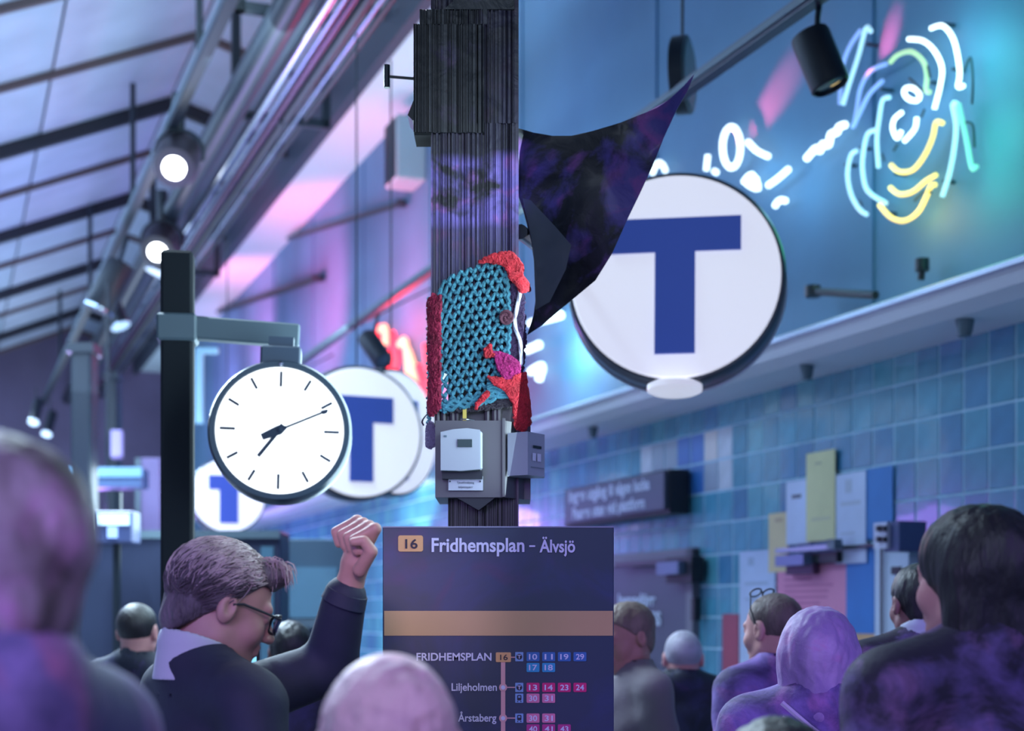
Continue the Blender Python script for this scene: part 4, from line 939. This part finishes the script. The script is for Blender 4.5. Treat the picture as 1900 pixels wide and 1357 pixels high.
def person(label, px, ytop, t_, yaw, hyaw, pitch, skinm, hair, hairm, topm, h=.012, roll=0, collar=None, lean=0, arms=None, hres=.006, shw=1.0, fine=False, headoff=(0, 0), neck=0, sh=.29):
    ztop = at(0, ytop, t_).z; S = ztop/1.80
    root = thing('person', label, 'person', (at(px, 0, t_).x, t_, 0), R(yaw))
    Hc = np.array((headoff[0], headoff[1]+.0, ztop-.118)); Rh = rot(hyaw, -pitch, roll); nb_ = Hc+np.array((0, -.025, -.17))
    def hp(p): return (p-Hc)@Rh            # world(local body) -> head frame
    zs = ztop-sh                          # shoulder height
    def body(p):
        d = head_sdf(hp(p)); q = Hc+Rh@np.array((0, -.028, -.05))
        d = smin(d, cap(p, q, (0, -.03, zs+.02), .054, .060), .025)
        d = smin(d, ell(p, (0, 0, zs-.10), (.14, .08, .12)), .04)
        return d
    lo = np.array((-.19, -.2, zs-.26)); hi = np.array((.19, .2, ztop+.03)); hc2 = Hc
    lo = np.minimum(lo, hc2-.16); hi = np.maximum(hi, hc2+.16)
    hand_extra = None
    if arms: hand_extra = arms['hand'](root)
    implicit(body, lo, hi, .0045 if fine else hres, 'body', skinm, root, hand_extra)
    # hair
    hf = hair_sdf(hair)
    def hj(V):
        n_ = np.array([noise.noise(Vector((x*60, y*60, z*22))) for x, y, z in V]); dd = V-Hc; dd /= np.linalg.norm(dd, axis=1)[:, None]+1e-9
        return V+dd*(n_*(.0035 if hair not in ('cropped', 'fringe') else .0012))[:, None]
    implicit(lambda p: hf(hp(p)), Hc-np.array((.17, .17, .19)), Hc+np.array((.17, .17, .16)), .005, 'hair', hairm, root, None, hj)
    # top
    W = .165*shw
    def top(p):
        d = ell(p, (0, 0, zs-.14), (.185*shw, .115, .19)); d = smin(d, ell(p, (0, .0, zs-.40), (.165, .115, .24)), .08)
        d = smin(d, cap(p, (-W, -.01, zs+.00), (W, -.01, zs+.00), .058, .058), .05)
        d = smin(d, cap(p, (0, -.035, zs+.055), (W*.75, -.015, zs+.005), .066, .058), .04); d = smin(d, cap(p, (0, -.035, zs+.055), (-W*.75, -.015, zs+.005), .066, .058), .04)
        L = [((W+.02, 0, zs-.02), (W+.065, -.03, zs-.31), (W+.05, .10, zs-.55)), ((-W-.02, 0, zs-.02), (-W-.065, -.03, zs-.31), (-W-.05, .10, zs-.55))]
        if arms: L[arms['side']] = arms['pts'](root)
        for a, b_, c in L: d = smin(d, cap(p, a, b_, .064, .056), .035); d = smin(d, cap(p, b_, c, .058, .044), .018)
        neckcut = cap(p, Hc+Rh@np.array((0, -.02, -.06)), (0, -.028, zs+.03), .060, .063+neck)
        d = np.maximum(d, -neckcut)
        d = np.maximum(d, zs-.62-p[..., 2])
        return d+.004*np.sin(p[..., 2]*38+p[..., 0]*21+2*np.sin(p[..., 1]*17))*np.clip((zs-p[..., 2])*8, 0, 1)
    lo = np.array((-.36, -.26, zs-.66)); hi = np.array((.36, .30, zs+.16))
    if arms: lo = np.minimum(lo, arms['lo'](root)); hi = np.maximum(hi, arms['hi'](root))
    implicit(top, lo, hi, h, arms['name'] if arms else 'shirt', topm, root)
    if collar:
        def cf(p):
            q0 = Hc+Rh@np.array((0, -.03, -.085)); d = cap(p, (0, -.030, zs+.035), (0, -.034, zs+.095), .086, .073)
            d = np.maximum(d, -cap(p, (0, -.030, zs+.0), (0, -.034, zs+.13), .074, .061)); d = np.maximum(d, p[..., 2]-(zs+.098)+(p[..., 1])*.35); d = np.maximum(d, (zs+.03)-p[..., 2]); return d
        implicit(cf, (-.13, -.16, zs-.02), (.13, .13, zs+.16), .0042, 'collar', collar, root)
    # trousers, shoes, hands kept simple but complete
    def tr(p):
        d = ell(p, (0, -.01, zs-.58), (.165, .12, .13))
        for s_ in (-1, 1): d = smin(d, cap(p, (s_*.085, 0, zs-.62), (s_*.10, .01, .50*S), .085, .06), .03); d = smin(d, cap(p, (s_*.10, .01, .50*S), (s_*.11, -.02, .10), .06, .048), .02)
        return d
    implicit(tr, (-.24, -.2, .04), (.24, .2, zs-.42), .022, 'trousers', mat('trousers_dark', (.02, .025, .05), .8), root)
    for s_ in (-1, 1):
        implicit(lambda p: np.maximum(smin(ell(p, (s_*.115, .03, .04), (.045, .13, .045)), ell(p, (s_*.115, -.03, .07), (.04, .06, .06)), .03), -p[..., 2]), (s_*.115-.07, -.16, -.02), (s_*.115+.07, .2, .16), .016, 'shoe', M_black, root)
    return root, Hc, Rh, zs

G_blond = mat('hair_ash', (.36, .28, .27), .6, var=.3, vscale=25, bump=.5, bscale=120, stretch=(1, 1, .3))
G_dark = mat('hair_dark', (.014, .012, .018), .5, var=.4, vscale=25, bump=.4, bscale=120, stretch=(1, 1, .25))
G_grey = mat('hair_grey', (.085, .07, .085), .55, var=.5, vscale=26, bump=.6, bscale=150, stretch=(1, 1, .35))
G_brown = mat('hair_brown', (.12, .085, .08), .6, var=.4, vscale=25, bump=.5, bscale=120, stretch=(1, 1, .3))
G_pale = haze_marbled('hair_pale', (.62, .44, .56), (.46, .30, .44), (.22, .12, .14), 9, .50, .66, .7, 0, None, .5)  # pale blond with violet light put into the colour, own brown patches
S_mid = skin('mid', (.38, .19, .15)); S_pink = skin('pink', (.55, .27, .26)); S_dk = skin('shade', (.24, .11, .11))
C_vio = haze_marbled('cloth_violet_haze', (.06, .04, .14), (.25, .16, .50), (.42, .18, .50), 4.5, .42, .62, .75)  # violet cloth with haze clouded into its colour
C_nvy = haze_marbled('cloth_navy', (.015, .020, .042), (.05, .045, .16), (.12, .05, .22), 4, .55, .75, .75)  # navy cloth with a little painted violet haze
C_drk = haze_marbled('cloth_dark_haze', (.020, .016, .038), (.17, .11, .34), (.36, .16, .42), 4, .50, .66, .75)  # dark cloth, its violet is haze put into the colour
C_blu = haze_marbled('cloth_blue', (.04, .05, .14), (.24, .17, .50), (.48, .18, .46), 4, .42, .62, .75)  # blue cloth with violet haze painted over

# ---- the grey-haired man with glasses and a raised fist
tm = 3.0; km = tm/F; man_yaw = -52
mroot_loc = Vector((at(398, 0, tm).x, tm, 0))
def to_local(root):
    Mi = (Matrix.Translation(root.location) @ Matrix.Rotation(root.rotation_euler.z, 4, 'Z')).inverted()
    return lambda px, py, t_: np.array(Mi @ at(px, py, t_))
def man_arm(root):
    L = to_local(root); return (L(470, 1290, 3.07), L(612, 1238, 3.13), L(640, 1108, 3.05))
def man_hand(root):
    L = to_local(root)
    def f(p):
        w_ = L(648, 1088, 3.045); d = cap(p, L(636, 1150, 3.06), w_, .030, .0265)
        d = smin(d, cap(p, w_, L(660, 1045, 3.03), .0265, .029), .012)
        for i in range(4):
            kx, ky, kt = 696-11*i, 982-5.0*i, 2.985+.019*i
            Kn = L(kx, ky, kt); Pi = L(kx-40, ky+20, kt+.002); Di = L(kx-34, ky+42, kt+.004); Ti = L(kx-18, ky+38, kt+.004)
            d = smin(d, cap(p, L(660-3*i, 1045, 3.02+.006*i), Kn, .017, .0125), .010)
            fing = np.minimum(np.minimum(cap(p, Kn, Pi, .0115, .0100), cap(p, Pi, Di, .0100, .0092)), cap(p, Di, Ti, .0092, .0085))
            d = smin(d, fing, .0035)
        th = np.minimum(cap(p, L(668, 1058, 2.99), L(689, 1024, 2.965), .0150, .0130), cap(p, L(689, 1024, 2.965), L(676, 1004, 2.960), .0130, .0105))
        th = np.minimum(th, cap(p, L(676, 1004, 2.960), L(656, 1006, 2.962), .0105, .0090))
        return smin(d, th, .006)
    pts = np.array([L(x, y, t_) for x in (600, 725) for y in (940, 1165) for t_ in (2.9, 3.18)]); return grid_eval(f, pts.min(0), pts.max(0), .0032)
def arm_lo(root): L = to_local(root); return np.array([L(x, y, t_) for x in (400, 720) for y in (1070, 1340) for t_ in (2.95, 3.25)]).min(0)
def arm_hi(root): L = to_local(root); return np.array([L(x, y, t_) for x in (400, 720) for y in (1070, 1340) for t_ in (2.95, 3.25)]).max(0)
J_navy = mat('jacket_navy', (.012, .018, .042), .75, var=.25, vscale=7, bump=.25, bscale=24)
man, Hc, Rh, zs = person('man with grey swept hair and black glasses raising his fist', 390, 1016, tm, man_yaw, -16, 20, skin('tan', (.40, .23, .20)), 'swept', G_grey, J_navy, .009,
    collar=mat('shirt_collar', (.42, .46, .54), .7), arms=dict(side=1, pts=man_arm, hand=man_hand, lo=arm_lo, hi=arm_hi, name='jacket'), fine=True, headoff=(0, .03), neck=.006)
# strands of hair: highlight painted on the crown, shade down the back
st = [MB(), MB()]; rnd = random.Random(4)
for i in range(5200):
    th_ = rnd.uniform(-PI, PI); ph = rnd.uniform(.05, PI*.66)
    n0 = np.array((math.sin(ph)*math.cos(th_), math.sin(ph)*math.sin(th_), math.cos(ph)))
    c0 = np.array((0, -.020, .036)); P = c0+n0*np.array((.086, .108, .093))
    if (P[1]-.03)*.72-(P[2]-.04)*.69 > -.002: continue
    dirv = np.array((n0[0]*.6, -.75+n0[1]*.2, -.65)) if P[1] < .02 else np.array((n0[0]*.9+.3, -.1, .1))
    dirv = dirv+np.array([rnd.gauss(0, .20)+.25*math.sin(P[0]*70+P[1]*45), rnd.gauss(0, .2), rnd.gauss(0, .2)]); dirv = dirv-n0*(dirv@n0); dirv /= np.linalg.norm(dirv)+1e-9
    L_ = rnd.uniform(.022, .055); pts = []; lift = rnd.uniform(.0, .05)**1.2*(1 if rnd.random() > .3 else 1.8)
    for k in range(5):
        f_ = k/4; q = P+dirv*L_*f_; v = (q-c0)/np.array((.086, .108, .093)); v /= np.linalg.norm(v); q = c0+v*np.array((.086, .108, .093))*(.995+.03*math.sin(f_*PI)+lift*(1-.3*f_))
        pts.append(Vector(Rh@q+Hc))
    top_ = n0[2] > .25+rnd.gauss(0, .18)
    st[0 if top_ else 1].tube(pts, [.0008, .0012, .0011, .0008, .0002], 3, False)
for i in range(260):
    a = rnd.uniform(-.045, .05); q0 = np.array((a, .060+rnd.uniform(-.03, .02), .112+rnd.uniform(-.012, .006))); d_ = np.array((rnd.gauss(.1, .25), .7, -.15+rnd.gauss(0, .2))); L_ = rnd.uniform(.03, .055)
    pts = [Vector(Rh@(q0+d_*L_*f_+np.array((0, 0, .012*math.sin(f_*PI)-.014*f_*f_)))+Hc) for f_ in (0, .3, .6, .85, 1)]
    st[0].tube(pts, [.0008, .0012, .0011, .0008, .0002], 3, False)
ho = [c for c in man.children if c.name.startswith('hair')][0]
for b_, m_ in zip(st, (mat('hair_strand_lit', (.36, .29, .30), .45, var=.35, vscale=30), mat('hair_strand_shaded', (.085, .07, .085), .5, var=.4, vscale=30))):
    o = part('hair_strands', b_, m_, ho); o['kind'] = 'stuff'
def H(x, y, z): return Vector(Rh@np.array((x, y, z))+Hc)
gl = thing('eyeglasses', 'black thick framed eyeglasses worn by the man with the raised fist', 'glasses', man.location, man.rotation_euler.z)
for s_ in (-1, 1):
    pts = [H(s_*.034+.027*math.copysign(abs(math.cos(a))**.6, math.cos(a)), .108-.010*abs(math.cos(a)), -.001+.0195*math.copysign(abs(math.sin(a))**.6, math.sin(a))) for a in np.linspace(0, 2*PI, 24, endpoint=False)]
    part('rim', MB().tube(pts, .0030, 6, closed=True), M_black, gl, True)
    part('temple', MB().tube([H(s_*.062, .104, .010), H(s_*.073, .070, .011), H(s_*.082, .02, .012), H(s_*.084, .0, .004)], .0028, 6), M_black, gl, True)
    part('lens', MB().add([H(s_*.034-.024, .106, -.017), H(s_*.034+.024, .106, -.017), H(s_*.034+.024, .106, .015), H(s_*.034-.024, .106, .015)], [(0, 1, 2, 3)]), mat('lens_blue', (.10, .22, .35), .05, .3), gl)
part('bridge', MB().tube([H(-.009, .110, .004), H(0, .113, .006), H(.009, .110, .004)], .003, 6), M_black, gl)
cuffp = to_local(man)
cf = MB(); a_, b_ = Vector(cuffp(637, 1120, 3.05)), Vector(cuffp(645, 1098, 3.045)); cf.tube([a_, b_], [.047, .043], 20); part('cuff', cf, J_navy, man, True)
ph = thing('phone', 'glowing phone held low in front of the man with the raised fist', 'phone', at(466, 1228, 3.12), R(-20))
part('case', MB().box((0, 0, 0), (.036, .009, .07), None, .002), M_black, ph); part('screen', MB().box((0, -.0052, 0), (.030, .001, .060)), glow('phone_screen', (.25, .7, 1.0), 1.2), ph)

# ---- the others
person('large blurred man at the near left edge turned away in a dark blue jacket', -62, 818, 1.36, 68, 6, 0, skin('near', (.34, .16, .15)), 'full', haze_marbled('hair_near', (.07, .06, .07), (.30, .24, .34), (.42, .22, .46), 6, .40, .60, .6), C_blu, sh=.27)  # violet haze painted into the grey-brown hair
person('blurred pale pinkish head seen from behind in front of the timetable', 722, 1207, 1.78, 4, 0, -4, skin('pale', (.72, .45, .55)), 'none', G_pale, C_vio)
person('man with a dark head and pink ear far behind the grey haired man', 256, 1120, 6.2, -20, 10, 0, S_pink, 'cropped', G_dark, C_nvy, .016)
person('dark haired person half hidden behind the raised arm', 540, 1156, 5.8, 10, 0, 0, S_dk, 'full', G_dark, C_nvy, .016)
w1, Hc, Rh, zs = person('fair haired woman in a beige top just right of the timetable board', 1162, 1122, 5.4, 118, 4, 14, S_mid, 'full', mat('hair_fair', (.17, .12, .095), .6, var=.3, vscale=20, bump=.4), mat('beige_top', (.20, .17, .20), .8, bump=.2, bscale=30), .016, neck=.01)
person('balding man in a navy shirt seen from behind near the metal door', 1267, 1171, 6.4, 0, 0, 3, S_pink, 'cropped', mat('hair_silver', (.36, .34, .42), .6, var=.3, vscale=14), C_nvy, .014, shw=1.08, sh=.262)
w2, Hc, Rh, zs = person('man with sunglasses pushed up on his head and violet sweater', 1433, 1102, 4.9, 42, 0, 4, S_pink, 'cropped', G_brown, C_vio, .014, shw=1.1)
sg = thing('sunglasses', 'dark sunglasses pushed up on the head of the man in violet', 'glasses', w2.location, w2.rotation_euler.z)
def H(x, y, z): return Vector(Rh@np.array((x, y, z))+Hc)
for s_ in (-1, 1):
    part('rim', MB().tube([H(s_*.032+.026*math.cos(a), .034-.012*math.sin(a), .124+.012*math.sin(a)) for a in np.linspace(0, 2*PI, 18, endpoint=False)], .0028, 6, closed=True), M_black, sg, True)
    part('temple', MB().tube([H(s_*.058, .034, .120), H(s_*.083, .018, .07), H(s_*.086, -.002, .02)], .0026, 6), M_black, sg, True)
part('bridge', MB().tube([H(-.007, .034, .126), H(.007, .034, .126)], .003, 6), M_black, sg)
w3, _, _, zs3 = person('pale haired person in painted violet light from behind with white stripes on the shoulder', 1519, 1134, 3.7, -12, 0, 0, S_pink, 'bob', haze_marbled('hair_pale_haze', (.30, .20, .44), (.46, .32, .58), (.50, .26, .52), 8, .4, .6, .6), C_vio, .012, sh=.265)  # the hair's lilac is violet light put into its colour
for dz in (0, .035):
    part('shoulder_stripe', MB().tube([(-.085, -.115, zs3+.045-dz), (-.02, -.128, zs3-.01-dz), (.06, -.132, zs3-.07-dz), (.10, -.125, zs3-.115-dz)], .007, 6), mat('stripe_white', (.55, .48, .68), .6), w3, True)
person('man with short dark hair and white collar left of the bob haired woman', 1703, 1050, 4.7, 14, 0, 2, S_dk, 'full', G_dark, C_drk, .014, collar=mat('white_collar', (.48, .52, .66), .7), shw=1.1)
person('woman with a dark bob and dark coat at the right edge', 1806, 948, 2.6, 28, 8, 0, S_pink, 'bob', G_dark, C_drk, .011, shw=1.15)
person('dark head low at the bottom between the violet clothed people', 1440, 1338, 2.15, 0, 0, 0, S_dk, 'full', G_dark, C_vio, .014)
